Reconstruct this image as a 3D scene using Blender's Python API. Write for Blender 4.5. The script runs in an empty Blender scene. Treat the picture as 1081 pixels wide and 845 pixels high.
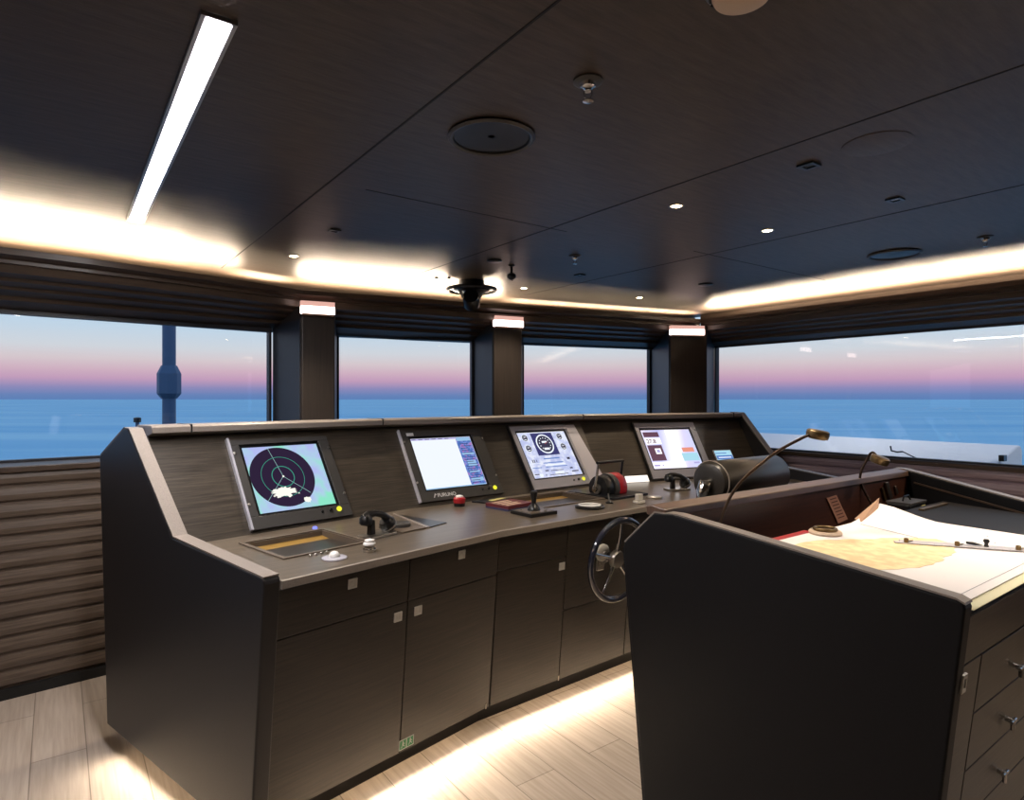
import bpy, math, random
from mathutils import Matrix, Vector
random.seed(7)
sc = bpy.context.scene
COL = sc.collection
V = Vector
Z = V((0, 0, 1))

# ------------------------------------------------------------------ materials
def lin(c):
    def f(v):
        v /= 255.0
        return v / 12.92 if v <= 0.04045 else ((v + 0.055) / 1.055) ** 2.4
    return (f(c[0]), f(c[1]), f(c[2]), 1.0)

def mat(name, rgb, rough=0.5, metal=0.0, spec=0.5, emit=None, estr=0.0, coat=0.0):
    m = bpy.data.materials.new(name); m.use_nodes = True
    b = m.node_tree.nodes['Principled BSDF']
    b.inputs['Base Color'].default_value = lin(rgb)
    b.inputs['Roughness'].default_value = rough
    b.inputs['Metallic'].default_value = metal
    b.inputs['Specular IOR Level'].default_value = spec
    b.inputs['Coat Weight'].default_value = coat
    if emit:
        b.inputs['Emission Color'].default_value = lin(emit)
        b.inputs['Emission Strength'].default_value = estr
    return m

def grain(m, axis_rot, c1, c2, scale=(3, 3, 90), bump=0.15, dist=0.002, coord='Object', detail=5, rough=None):
    """streaky wood or leather grain, long along the direction the scale leaves coarse"""
    nt = m.node_tree; N = nt.nodes; L = nt.links; b = N['Principled BSDF']
    tc = N.new('ShaderNodeTexCoord'); mp = N.new('ShaderNodeMapping')
    mp.inputs['Rotation'].default_value = (0, 0, axis_rot); mp.inputs['Scale'].default_value = scale
    vr = N.new('ShaderNodeVectorRotate'); vr.rotation_type = 'Z_AXIS'; vr.inputs['Angle'].default_value = axis_rot
    mp.inputs['Rotation'].default_value = (0, 0, 0)
    L.new(tc.outputs[coord], vr.inputs['Vector']); L.new(vr.outputs['Vector'], mp.inputs['Vector'])
    n = N.new('ShaderNodeTexNoise'); n.inputs['Scale'].default_value = 1.0; n.inputs['Detail'].default_value = detail
    n.inputs['Roughness'].default_value = 0.65
    L.new(mp.outputs['Vector'], n.inputs['Vector'])
    r = N.new('ShaderNodeValToRGB'); r.color_ramp.elements[0].position = 0.3; r.color_ramp.elements[1].position = 0.72
    r.color_ramp.elements[0].color = lin(c1); r.color_ramp.elements[1].color = lin(c2)
    L.new(n.outputs['Fac'], r.inputs['Fac']); L.new(r.outputs['Color'], b.inputs['Base Color'])
    bp = N.new('ShaderNodeBump'); bp.inputs['Strength'].default_value = bump; bp.inputs['Distance'].default_value = dist
    L.new(n.outputs['Fac'], bp.inputs['Height']); L.new(bp.outputs['Normal'], b.inputs['Normal'])
    return m

A1, A2, A3 = 42.446, 51.275, 68.0              # bearings of the three console facets, from +Y towards +X
AR = 53.8                                       # athwartship bearing of the room
rot = lambda a: math.radians(a - 90)            # angle that turns a bearing onto the X axis
M = {}
M['wenge'] = grain(mat('wenge', (60, 52, 45), 0.36, spec=0.55), rot(A1), (26, 22, 18), (54, 46, 37), (5, 5, 150), 0.25)
M['worktop'] = grain(mat('worktop_wood', (70, 60, 52), 0.3, spec=0.6), rot(A2), (72, 64, 54), (108, 96, 82), (3, 70, 3), 0.08)
M['panel'] = grain(mat('sloping_wood', (70, 60, 50), 0.34, spec=0.6), rot(A2), (40, 35, 30), (78, 70, 60), (5, 5, 150), 0.25)
M['rim'] = grain(mat('rim_wood', (96, 72, 58), 0.34, spec=0.55), rot(AR), (72, 54, 46), (112, 86, 68), (4, 60, 4), 0.08)
M['latch'] = mat('latch_satin', (206, 202, 194), 0.4, .3)
M['filler'] = mat('filler_paint', (196, 192, 200), 0.4)
M['leather'] = grain(mat('black_leather', (30, 27, 28), 0.42, spec=0.5), 0, (20, 18, 19), (27, 24, 25), (160, 160, 160), 0.12, 0.001)
M['rail'] = grain(mat('rail_leather', (100, 92, 88), 0.32, spec=0.6), 0, (128, 118, 110), (146, 136, 126), (200, 200, 200), 0.1, 0.001)
M['table_leather'] = grain(mat('table_leather', (20, 20, 25), 0.55, spec=0.25), 0, (8, 8, 11), (12, 12, 16), (160, 160, 160), 0.12, 0.001)
M['ceiling'] = grain(mat('ceiling_leather', (40, 36, 36), 0.42, spec=0.38), rot(AR), (54, 45, 38), (78, 66, 56), (7, 45, 7), 0.3, 0.004)
M['cornice'] = grain(mat('cornice_wood', (62, 50, 42), 0.42, spec=0.45), rot(AR), (52, 42, 34), (82, 66, 54), (4, 4, 120), 0.15)
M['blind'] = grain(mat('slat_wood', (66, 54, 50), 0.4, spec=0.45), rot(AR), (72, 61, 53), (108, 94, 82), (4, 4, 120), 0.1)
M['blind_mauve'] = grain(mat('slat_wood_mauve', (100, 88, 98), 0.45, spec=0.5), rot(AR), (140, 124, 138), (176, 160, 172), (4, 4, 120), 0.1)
M['pillar'] = grain(mat('pillar_wood', (54, 47, 42), 0.45, spec=0.4), 0, (40, 35, 32), (58, 50, 45), (90, 90, 3), 0.1)
M['mullion'] = mat('mullion_paint', (30, 32, 40), 0.45)
M['dark'] = mat('dark_gap', (10, 9, 9), 0.7)
M['rearwall'] = grain(mat('rear_wall', (48, 40, 36), 0.5), 0, (40, 33, 30), (56, 47, 42), (60, 60, 3), 0.1)
M['bezel'] = mat('bezel_paint', (58, 56, 54), 0.42, spec=0.5)
M['bezel_grey'] = mat('bezel_grey_with_glare', (158, 156, 164), 0.42, spec=0.5)  # lightened for glare on the two right monitors; plain grey on small parts
M['black'] = mat('black_plastic', (14, 14, 16), 0.3, spec=0.5)
M['chrome'] = mat('polished_chrome', (205, 202, 198), 0.14, 1.0)
M['steel'] = mat('brushed_steel', (178, 174, 168), 0.32, 1.0)
M['bronze'] = mat('bronzed_metal', (118, 98, 68), 0.35, 0.85)
M['goose'] = mat('gooseneck_metal', (70, 55, 45), 0.35, 0.8)
M['red'] = mat('red_plastic', (170, 30, 40), 0.35)
M['white'] = mat('white_plastic', (225, 222, 218), 0.4)
M['label'] = mat('label_white', (205, 205, 205), 0.5)
M['paper'] = mat('chart_paper', (238, 232, 230), 0.75, spec=0.2)
M['paper_under'] = mat('chart_paper_margin', (226, 220, 186), 0.75, spec=0.2)
M['paper_back'] = mat('paper_back_tan', (176, 142, 118), 0.75, spec=0.2)
M['inner'] = grain(mat('inner_mahogany', (70, 38, 28), 0.4, spec=0.5), rot(AR), (46, 25, 20), (76, 42, 30), (5, 5, 80), 0.1)
M['hull'] = mat('bulwark_paint', (240, 242, 244), 0.45)
M['mast'] = mat('mast_paint', (74, 104, 138), 0.5)
M['foredeck'] = mat('foredeck_paint', (110, 115, 118), 0.6)
M['brass'] = mat('tray_glass_reflection', (178, 142, 74), 0.34, .6, spec=0.6)  # gold tone paints warm light reflected in the dark tray glass
M['tray_side'] = mat('tray_frame', (96, 84, 72), 0.35)
M['green'] = mat('sign_green', (40, 125, 75), 0.5)
M['clear'] = mat('clear_acrylic', (210, 205, 195), 0.15, spec=0.7)
M['ruler'] = mat('ruler_acrylic', (214, 206, 204), 0.2, spec=0.6)
M['cream'] = mat('disc_cream', (215, 190, 165), 0.5)
M['yellow_sticker'] = mat('yellow_label', (200, 190, 120), 0.5)
M['plum'] = mat('plaque_copper', (176, 128, 108), 0.45)
M['bolster'] = grain(mat('bolster_leather', (40, 36, 32), 0.35, spec=0.55), 0, (34, 31, 28), (46, 42, 38), (150, 150, 150), 0.1, 0.001)

def emi(name, rgb, s):
    m = bpy.data.materials.new(name); m.use_nodes = True
    nt = m.node_tree; nt.nodes.clear()
    o = nt.nodes.new('ShaderNodeOutputMaterial'); e = nt.nodes.new('ShaderNodeEmission')
    e.inputs['Color'].default_value = lin(rgb); e.inputs['Strength'].default_value = s
    nt.links.new(e.outputs[0], o.inputs['Surface'])
    return m
M['led_warm'] = emi('led_warm', (255, 226, 190), 14)
M['led_cool'] = emi('led_cool', (240, 236, 255), 16)
M['lamp_warm'] = emi('lamp_warm', (255, 225, 175), 40)
M['sconce'] = emi('sconce_glow', (255, 222, 212), 5)
M['sconce_top'] = emi('sconce_glow_top', (236, 182, 168), 0.9)
M['e_white'] = emi('screen_white', (238, 244, 255), 1.0)
M['e_hot'] = emi('screen_hot', (255, 252, 255), 1.15)
M['e_disc'] = emi('screen_disc', (46, 34, 58), 1.0)
M['e_teal'] = emi('screen_teal', (62, 150, 130), 1.0)
M['e_pale'] = emi('screen_pale', (150, 190, 190), 1.0)
M['e_echo'] = emi('screen_echo', (250, 250, 238), 1.0)
M['e_blue'] = emi('screen_blue', (92, 128, 196), 1.0)
M['e_lblue'] = emi('screen_light_blue', (150, 190, 226), 1.0)
M['e_violet'] = emi('screen_violet', (176, 170, 222), 1.0)
M['e_navy'] = emi('screen_navy', (62, 62, 112), 1.0)
M['e_dark'] = emi('screen_dark', (60, 58, 78), 1.0)
M['e_red'] = emi('screen_red', (150, 70, 80), 1.0)
M['e_maroon'] = emi('screen_maroon', (104, 72, 88), 1.0)
M['e_orange'] = emi('screen_orange', (232, 150, 130), 1.0)
M['e_cyan'] = emi('screen_cyan', (170, 218, 236), 1.0)
M['e_yellow'] = emi('lit_yellow', (232, 228, 60), 1.1)
M['e_bluedot'] = emi('lit_blue', (120, 130, 255), 1.6)
M['e_strip'] = emi('painted_glow', (255, 246, 236), 1.3)

def screen_noise(name, c1, c2, c3, scale=9.0):
    m = emi(name, c1, 1.0); nt = m.node_tree; N = nt.nodes; L = nt.links
    tc = N.new('ShaderNodeTexCoord'); n = N.new('ShaderNodeTexNoise'); n.inputs['Scale'].default_value = scale
    n.inputs['Detail'].default_value = 2
    r = N.new('ShaderNodeValToRGB'); r.color_ramp.elements[0].position = 0.4; r.color_ramp.elements[1].position = 0.62
    r.color_ramp.elements[0].color = lin(c1); r.color_ramp.elements[1].color = lin(c3)
    e = r.color_ramp.elements.new(0.52); e.color = lin(c2)
    L.new(tc.outputs['Object'], n.inputs['Vector']); L.new(n.outputs['Fac'], r.inputs['Fac'])
    L.new(r.outputs['Color'], N['Emission'].inputs['Color'])
    return m
M['e_radar'] = screen_noise('screen_radar_field', (176, 184, 236), (170, 206, 226), (140, 226, 196))
M['e_chartpanel'] = screen_noise('screen_side_panel', (74, 108, 180), (110, 140, 210), (170, 120, 190), 60)
M['e_gauge_bg'] = screen_noise('screen_gauge_field', (186, 194, 232), (206, 212, 240), (226, 230, 246), 22)

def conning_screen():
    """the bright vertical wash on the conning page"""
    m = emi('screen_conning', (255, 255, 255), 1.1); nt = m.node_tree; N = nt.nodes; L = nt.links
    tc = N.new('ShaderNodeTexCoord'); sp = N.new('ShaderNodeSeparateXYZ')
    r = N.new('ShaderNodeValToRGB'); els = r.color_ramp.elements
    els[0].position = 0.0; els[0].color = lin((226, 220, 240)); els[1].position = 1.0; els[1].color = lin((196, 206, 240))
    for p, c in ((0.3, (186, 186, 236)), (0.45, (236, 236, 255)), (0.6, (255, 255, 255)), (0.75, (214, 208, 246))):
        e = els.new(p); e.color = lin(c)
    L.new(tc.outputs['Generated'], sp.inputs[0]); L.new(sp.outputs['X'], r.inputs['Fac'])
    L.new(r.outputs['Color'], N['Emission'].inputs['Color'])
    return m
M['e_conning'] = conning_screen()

def glass_mat():
    m = bpy.data.materials.new('window_glass'); m.use_nodes = True; nt = m.node_tree; nt.nodes.clear()
    N = nt.nodes; L = nt.links
    o = N.new('ShaderNodeOutputMaterial'); mx = N.new('ShaderNodeMixShader')
    t = N.new('ShaderNodeBsdfTransparent'); g = N.new('ShaderNodeBsdfGlossy'); g.inputs['Roughness'].default_value = 0.01
    t.inputs['Color'].default_value = (0.97, 0.98, 0.99, 1)
    fr = N.new('ShaderNodeFresnel'); fr.inputs['IOR'].default_value = 1.45
    L.new(fr.outputs[0], mx.inputs['Fac']); L.new(t.outputs[0], mx.inputs[1]); L.new(g.outputs[0], mx.inputs[2])
    L.new(mx.outputs[0], o.inputs['Surface'])
    return m
M['glass'] = glass_mat()

def floor_mat():
    m = mat('floor_planks', (190, 176, 160), 0.3, spec=0.5); nt = m.node_tree; N = nt.nodes; L = nt.links; b = N['Principled BSDF']
    tc = N.new('ShaderNodeTexCoord'); vr = N.new('ShaderNodeVectorRotate'); vr.rotation_type = 'Z_AXIS'
    vr.inputs['Angle'].default_value = math.radians(-(90 + 36.2))
    L.new(tc.outputs['Object'], vr.inputs['Vector'])
    br = N.new('ShaderNodeTexBrick'); br.inputs['Scale'].default_value = 1.0
    br.inputs['Brick Width'].default_value = 1.3; br.inputs['Row Height'].default_value = 0.19
    br.inputs['Mortar Size'].default_value = 0.0022; br.inputs['Mortar Smooth'].default_value = 0.1; br.offset = 0.37
    br.inputs['Color1'].default_value = lin((196, 182, 168)); br.inputs['Color2'].default_value = lin((176, 163, 150))
    br.inputs['Mortar'].default_value = lin((134, 122, 110))
    L.new(vr.outputs[0], br.inputs['Vector'])
    mp = N.new('ShaderNodeMapping'); mp.inputs['Scale'].default_value = (3, 60, 1); L.new(vr.outputs[0], mp.inputs['Vector'])
    n = N.new('ShaderNodeTexNoise'); n.inputs['Scale'].default_value = 1.0; n.inputs['Detail'].default_value = 6
    L.new(mp.outputs[0], n.inputs['Vector'])
    mx = N.new('ShaderNodeMixRGB'); mx.blend_type = 'MULTIPLY'; mx.inputs['Fac'].default_value = 0.55
    r = N.new('ShaderNodeValToRGB'); r.color_ramp.elements[0].position = 0.35; r.color_ramp.elements[1].position = 0.65
    r.color_ramp.elements[0].color = lin((206, 198, 190)); r.color_ramp.elements[1].color = (1, 1, 1, 1)
    L.new(n.outputs['Fac'], r.inputs['Fac']); L.new(br.outputs['Color'], mx.inputs[1]); L.new(r.outputs['Color'], mx.inputs[2])
    L.new(mx.outputs[0], b.inputs['Base Color'])
    return m
M['floor'] = floor_mat()

def sea_mat():
    m = mat('sea_water', (80, 140, 200), 0.75, 0.85, spec=0.5); nt = m.node_tree; N = nt.nodes; L = nt.links; b = N['Principled BSDF']
    tc = N.new('ShaderNodeTexCoord'); mp = N.new('ShaderNodeMapping'); mp.inputs['Scale'].default_value = (0.004, 0.03, 1)
    L.new(tc.outputs['Object'], mp.inputs['Vector'])
    n = N.new('ShaderNodeTexNoise'); n.inputs['Scale'].default_value = 1.0; n.inputs['Detail'].default_value = 5
    L.new(mp.outputs[0], n.inputs['Vector'])
    r = N.new('ShaderNodeValToRGB'); r.color_ramp.elements[0].position = 0.35; r.color_ramp.elements[1].position = 0.7
    r.color_ramp.elements[0].color = lin((150, 212, 240)); r.color_ramp.elements[1].color = lin((190, 236, 250))
    L.new(n.outputs['Fac'], r.inputs['Fac']); L.new(r.outputs['Color'], b.inputs['Base Color'])
    return m
M['sea'] = sea_mat()

def map_mat():
    """the printed sea chart: pale paper with fine soundings and a yellow land mass is geometry on top"""
    m = mat('chart_land', (240, 214, 150), 0.75, spec=0.2); nt = m.node_tree; N = nt.nodes; L = nt.links; b = N['Principled BSDF']
    tc = N.new('ShaderNodeTexCoord'); n = N.new('ShaderNodeTexNoise'); n.inputs['Scale'].default_value = 26; n.inputs['Detail'].default_value = 6
    r = N.new('ShaderNodeValToRGB'); r.color_ramp.elements[0].position = 0.42; r.color_ramp.elements[1].position = 0.6
    r.color_ramp.elements[0].color = lin((238, 206, 160)); r.color_ramp.elements[1].color = lin((246, 226, 180))
    L.new(tc.outputs['Object'], n.inputs['Vector']); L.new(n.outputs['Fac'], r.inputs['Fac']); L.new(r.outputs['Color'], b.inputs['Base Color'])
    return m
M['land'] = map_mat()

# ------------------------------------------------------------------ mesh tools
ORG = {}                                        # world origin of every parent object
class MB:
    def __init__(s): s.v = []; s.f = []
    def add(s, pts, faces, m=None):
        k = len(s.v)
        s.v += [(m @ V(p)) if m is not None else V(p) for p in pts]
        s.f += [tuple(k + i for i in f) for f in faces]
        return s
    def box(s, x0, x1, y0, y1, z0, z1, m=None):
        p = [(x0, y0, z0), (x1, y0, z0), (x1, y1, z0), (x0, y1, z0), (x0, y0, z1), (x1, y0, z1), (x1, y1, z1), (x0, y1, z1)]
        return s.add(p, [(3, 2, 1, 0), (4, 5, 6, 7), (0, 1, 5, 4), (1, 2, 6, 5), (2, 3, 7, 6), (3, 0, 4, 7)], m)
    def prism(s, poly, z0, z1, m=None):
        n = len(poly)
        a = sum(poly[i][0] * poly[(i + 1) % n][1] - poly[(i + 1) % n][0] * poly[i][1] for i in range(n))
        if a < 0: poly = poly[::-1]
        p = [(x, y, z0) for x, y in poly] + [(x, y, z1) for x, y in poly]
        f = [tuple(range(n))[::-1], tuple(range(n, 2 * n))] + [(i, (i + 1) % n, n + (i + 1) % n, n + i) for i in range(n)]
        return s.add(p, f, m)
    def loft(s, rings, closed=False, caps=True):
        n = len(rings[0]); k = len(rings); base = len(s.v)
        for r in rings: s.v += [V(p) for p in r]
        for j in range(k if closed else k - 1):
            a, b = base + j * n, base + ((j + 1) % k) * n
            for i in range(n): s.f.append((a + i, a + (i + 1) % n, b + (i + 1) % n, b + i))
        if caps and not closed:
            s.f.append(tuple(base + i for i in range(n))[::-1]); s.f.append(tuple(base + (k - 1) * n + i for i in range(n)))
        return s
    def tube(s, pts, r, n=12, closed=False, m=None):
        pts = [V(p) if m is None else m @ V(p) for p in pts]; k = len(pts); rings = []; up = None
        for i, p in enumerate(pts):
            if closed: t = pts[(i + 1) % k] - pts[i - 1]
            else: t = pts[min(i + 1, k - 1)] - pts[max(i - 1, 0)]
            t.normalize()
            if up is None: up = V((0, 0, 1)) if abs(t.z) < 0.9 else V((1, 0, 0))
            x = (up - t * up.dot(t)).normalized(); up = x; y = t.cross(x)
            rr = r[i] if isinstance(r, (list, tuple)) else r
            rings.append([p + (x * math.cos(2 * math.pi * q / n) + y * math.sin(2 * math.pi * q / n)) * rr for q in range(n)])
        return s.loft(rings, closed)
    def lathe(s, prof, n=32, m=None):
        rings = [[(r * math.cos(2 * math.pi * q / n), r * math.sin(2 * math.pi * q / n), z) for q in range(n)] for r, z in prof]
        if m is not None: rings = [[m @ V(p) for p in r] for r in rings]
        return s.loft(rings)
    def ring(s, ox0, ox1, oy0, oy1, ix0, ix1, iy0, iy1, z0, z1, m=None):
        s.box(ox0, ox1, oy0, iy0, z0, z1, m); s.box(ox0, ox1, iy1, oy1, z0, z1, m)
        s.box(ox0, ix0, iy0, iy1, z0, z1, m); s.box(ix1, ox1, iy0, iy1, z0, z1, m)
        return s
    def build(s, name, m, parent=None, bevel=0, smooth=False, seg=2, label=None):
        me = bpy.data.meshes.new(name)
        if parent is not None: o0 = ORG[parent.name]
        else:
            xs = [p.x for p in s.v]; ys = [p.y for p in s.v]; zs = [p.z for p in s.v]
            o0 = V(((min(xs) + max(xs)) / 2, (min(ys) + max(ys)) / 2, min(zs)))
        me.from_pydata([tuple(p - o0) for p in s.v], [], s.f); me.update()
        import bmesh
        bm = bmesh.new(); bm.from_mesh(me); bmesh.ops.recalc_face_normals(bm, faces=bm.faces); bm.to_mesh(me); bm.free()
        me.materials.append(m if not isinstance(m, str) else M[m])
        ob = bpy.data.objects.new(name, me); COL.objects.link(ob)
        if parent is not None: ob.parent = parent
        else: ob.location = o0
        ORG[ob.name] = V(o0)
        if bevel:
            b = ob.modifiers.new('bevel', 'BEVEL'); b.width = bevel; b.segments = seg; b.limit_method = 'ANGLE'; b.angle_limit = math.radians(40)
        if smooth:
            for p in me.polygons: p.use_smooth = True
            me.set_sharp_from_angle(angle=math.radians(38))
        if label: ob['label'] = label
        return ob

def tag(o, label, cat, group=None):
    o['label'] = label; o['category'] = cat
    if group: o['group'] = group
    return o
def thing(name, loc, label, cat, group=None):
    o = bpy.data.objects.new(name, None); COL.objects.link(o); o.empty_display_size = 0.05
    o.location = loc; ORG[o.name] = V(loc)
    return tag(o, label, cat, group)
def struct(o): o['kind'] = 'structure'; return o
def copy_thing(src, loc, label, group=None):
    c = src.copy(); COL.objects.link(c); c.location = loc; c['label'] = label; ORG[c.name] = V(loc)
    if group: c['group'] = group
    for ch in list(src.children):
        d = ch.copy(); COL.objects.link(d); d.parent = c
        for g in list(ch.children):
            e = g.copy(); COL.objects.link(e); e.parent = d
    return c
def frame(o, x, y, z):
    return Matrix(((x[0], y[0], z[0], o[0]), (x[1], y[1], z[1], o[1]), (x[2], y[2], z[2], o[2]), (0, 0, 0, 1)))
def bearing(a): return V((math.sin(math.radians(a)), math.cos(math.radians(a)), 0))
def text_mesh(s, size, m, parent, name, fr, depth=0.0004, align='LEFT', bold=0.0):
    cu = bpy.data.curves.new('text', 'FONT'); cu.body = s; cu.size = size; cu.extrude = depth; cu.align_x = align; cu.offset = bold
    t = bpy.data.objects.new('text', cu); COL.objects.link(t)
    dg = bpy.context.evaluated_depsgraph_get(); me = bpy.data.meshes.new_from_object(t.evaluated_get(dg))
    bpy.data.objects.remove(t); bpy.data.curves.remove(cu)
    o0 = ORG[parent.name]
    for v in me.vertices: v.co = (fr @ v.co) - o0
    me.materials.clear(); me.materials.append(M[m] if isinstance(m, str) else m)
    o = bpy.data.objects.new(name, me); COL.objects.link(o); o.parent = parent; ORG[o.name] = V(o0)
    return o

# ------------------------------------------------------------------ room outline
E1 = bearing(AR); E2 = bearing(AR - 90)         # athwartships (right), forward
CEIL = 2.27
wA0, wA1 = V((-2.16 - .729 * .9, 3.56 - .684 * .9, 0)), V((-1.63, 4.20, 0))
dA = (V((-1.63, 4.22, 0)) - V((-2.37, 3.56, 0))).normalized()
A0 = V((-2.37, 3.56, 0)) - dA * 1.9; A1p = V((-1.63, 4.22, 0))
B0 = V((-1.30, 4.62, 0)); B1 = V((-.31, 5.03, 0))
C0 = V((.09, 5.40, 0)); C1 = V((1.31, 5.86, 0))
R0 = V((1.83, 5.63, 0)); dR = -E2; R1 = R0 + dR * 7.5
LW = A0 - E2 * 6.2                              # far aft on the left side
floor_poly = [A0, A1p, B0, B1, C0, C1 + V((.2, .2, 0)), R0 + E2 * .35, R1, R1 - E1 * 7.2, A0 - E2 * 5.6]

def plan(pts): return [(p.x, p.y) for p in pts]
fp = [A0 - E1 * .3, A0, A1p + V((-.05, .05, 0)), B0 + V((-.05, .1, 0)), B1 + V((0, .1, 0)), C0 + V((-.05, .1, 0)), C1 + V((0, .1, 0)), R0 + E2 * .2, R1, R1 - E1 * 7.4]
struct(MB().prism(plan(fp), -0.06, 0.0).build('floor', 'floor'))
struct(MB().prism(plan([p + (p - V((0, 1, 0))).normalized() * .12 for p in fp]), CEIL, CEIL + 0.08).build('ceiling', 'ceiling'))

# ceiling joints: thin dark shadow gaps
def seam(a, b, name, w=0.006):
    a = V((a[0], a[1], CEIL)); b = V((b[0], b[1], CEIL)); d = (b - a).normalized(); n = V((-d.y, d.x, 0)) * w / 2
    r = MB(); r.prism([((a + n).x, (a + n).y), ((b + n).x, (b + n).y), ((b - n).x, (b - n).y), ((a - n).x, (a - n).y)], CEIL - .0012, CEIL + .002)
    return struct(r.build(name, 'dark'))
def along(p, d, t0, t1): p = V((p[0], p[1], 0)); return p + d * t0, p + d * t1
seam(*along((.091, 1.202), E2, -3, 3.05), 'trim_1')
seam(*along((.556, 2.289), E2, -4, 2.5), 'trim_2')
seam(*along((1.179, 3.142), E2, -4, 1.9), 'trim_3')
seam(*along((1.029, 3.306), E1, -.1, 1.25), 'trim_4', 0.005)
seam(*along((-.539, 2.29), E1, 0, .98), 'trim_5', 0.003)

# ------------------------------------------------------------------ window walls
# each run: a glass line, sill and head; below it a slatted wall standing further in, above it the cornice
def inward(a, b):
    d = (b - a).normalized(); n = V((d.y, -d.x, 0)); return d, n
def slab(a, b, o0, o1, z0, z1, name, m, parent=None, bevel=0):
    """upright slab along a->b from inward offset o0 to o1"""
    d, n = inward(a, b)
    return MB().prism(plan([a + n * o0, b + n * o0, b + n * o1, a + n * o1]), z0, z1).build(name, m, parent, bevel)
def slat_wall(a, b, off, z0, z1, name, m='blind', pitch=0.085):
    d, n = inward(a, b); r = MB(); prof = [(off - .06, z0)]
    k = max(1, round((z1 - z0) / pitch)); h = (z1 - z0) / k
    for i in range(k):
        z = z0 + i * h
        prof += [(off - .014, z + .0), (off - .014, z + .008), (off, z + .02), (off + .006, z + h * .55), (off, z + h - .006), (off - .014, z + h - .001)]
    prof += [(off - .06, z1)]
    r.loft([[a + n * o + Z * z for o, z in prof], [b + n * o + Z * z for o, z in prof]])
    return r.build(name, m)
SILL_A, SILL_R = 1.16, 1.075
runs = [('A', A0, A1p, 1.95, SILL_A, .24), ('B', B0, B1, 1.96, 1.16, .1), ('C', C0, C1, 1.98, 1.16, .05), ('R', R0, R1, 1.98, SILL_R, .03)]
nw = 0
for key, a, b, head, sill, inn in runs:
    d, n = inward(a, b)
    nm = {'A': 'wall_front', 'B': 'wall_front', 'C': 'wall_front', 'R': 'wall_right'}[key]
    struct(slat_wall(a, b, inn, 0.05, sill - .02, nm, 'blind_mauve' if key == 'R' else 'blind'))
    struct(slab(a, b, inn - .2, inn - .03, -.05, sill - .02, nm, 'blind'))
    struct(slab(a, b, -.08, inn + .02, sill - .03, sill, 'trim_sill', 'cornice', bevel=.004))
    struct(slab(a, b, inn - .012, inn + .012, 0, .05, 'baseboard_front' if key != 'R' else 'baseboard_right', 'dark'))
    if key == 'R':
        segs = [(0.0, 2.9), (3.05, 7.3)]
    elif key == 'A':
        L = (b - a).length; segs = [(0.05, L)]
    else:
        segs = [(0.0, (b - a).length)]
    for s0, s1 in segs:
        nw += 1
        w = thing('window_%d' % nw, a + d * (s0 + s1) / 2 + Z * sill, '', '')
        del w['label']; del w['category']; w['kind'] = 'structure'
        g = MB().prism(plan([a + d * s0 - n * .028, a + d * s1 - n * .028, a + d * s1 - n * .02, a + d * s0 - n * .02]), sill - .001, head + .02).build('glass_pane', 'glass', w)
        f = MB()
        for (p0, p1, z0, z1) in ((s0, s1, sill - .0, sill + .012), (s0, s1, head - .0, head + .03), (s0, s0 + .016, sill, head), (s1 - .016, s1, sill, head)):
            f.prism(plan([a + d * p0 - n * .05, a + d * p1 - n * .05, a + d * p1 + n * .0, a + d * p0 + n * .0]), z0, z1)
        f.build('window_frame', 'mullion', w)
    if key == 'R':
        struct(slab(a + d * 2.9, a + d * 3.05, -.1, .06, sill, head + .1, 'trim_mullion', 'mullion'))

# cornice: stepped profile, LED trough and lip, following the run from left to right
LIPZ = 2.175
lip = [V((-3.45, 1.62, 0)), V((-2.03, 3.0, 0)), V((-1.654, 3.41, 0)), V((-1.30, 3.87, 0)), V((-.507, 4.255, 0)), V((.053, 4.57, 0)), V((1.60, 5.28, 0))]
lip_r = [V((1.60, 5.28, 0)), V((1.60, 5.28, 0)) + dR * 7.2]
outer = [A0 - dA * .2, V((-2.37, 3.56, 0)), V((-1.95, 3.94, 0)), A1p + V((.0, .05, 0)), B0 + (B1 - B0) * .55, V((-.10, 5.18, 0)), C1 + V((.45, .12, 0))]
outer_r = [R0 + E2 * .15, R0 + E2 * .15 + dR * 7.2]
lip_l = [V((-3.45, 1.62, 0)) + E1 * .12 - E2 * 5.2, V((-3.45, 1.62, 0)) + E1 * .12]
outer_l = [p - E1 * .34 for p in lip_l]
def mixp(l, o, t): return l + (o - l) * t
def cornice(ls, os_, name):
    # (t from lip to glass, z)
    prof = [(0, LIPZ), (0, LIPZ - .028), (.10, LIPZ - .034), (.16, LIPZ - .05), (.2, 2.085), (.34, 2.075), (.36, 2.06), (.52, 2.05), (.54, 2.035), (.72, 2.02), (.74, 2.0), (.99, 1.975), (1.06, 1.96), (1.15, 1.96), (1.15, 2.12), (.12, 2.12), (.12, LIPZ - .02), (.04, LIPZ)]
    r = MB(); rings = []
    for l, o in zip(ls, os_): rings.append([mixp(l, o, t) + Z * z for t, z in prof])
    r.loft(rings)
    return struct(r.build(name, 'cornice'))
cornice(lip, outer, 'trim_cornice')
cornice(lip_r, outer_r, 'trim_cornice'); cornice(lip_l, outer_l, 'trim_cornice')
# closing wall above the cornice, out of sight behind the glow
def upstand(ls, os_, name):
    r = MB()
    for i in range(len(ls) - 1):
        a, b = mixp(ls[i], os_[i], 1.02), mixp(ls[i + 1], os_[i + 1], 1.02); a2, b2 = mixp(ls[i], os_[i], 1.14), mixp(ls[i + 1], os_[i + 1], 1.14)
        r.prism(plan([a, b, b2, a2]), 2.10, CEIL + .01)
    return struct(r.build(name, 'white' if 0 else 'cornice'))
upstand(lip, outer, 'trim_upstand'); upstand(lip_r, outer_r, 'trim_upstand')

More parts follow.
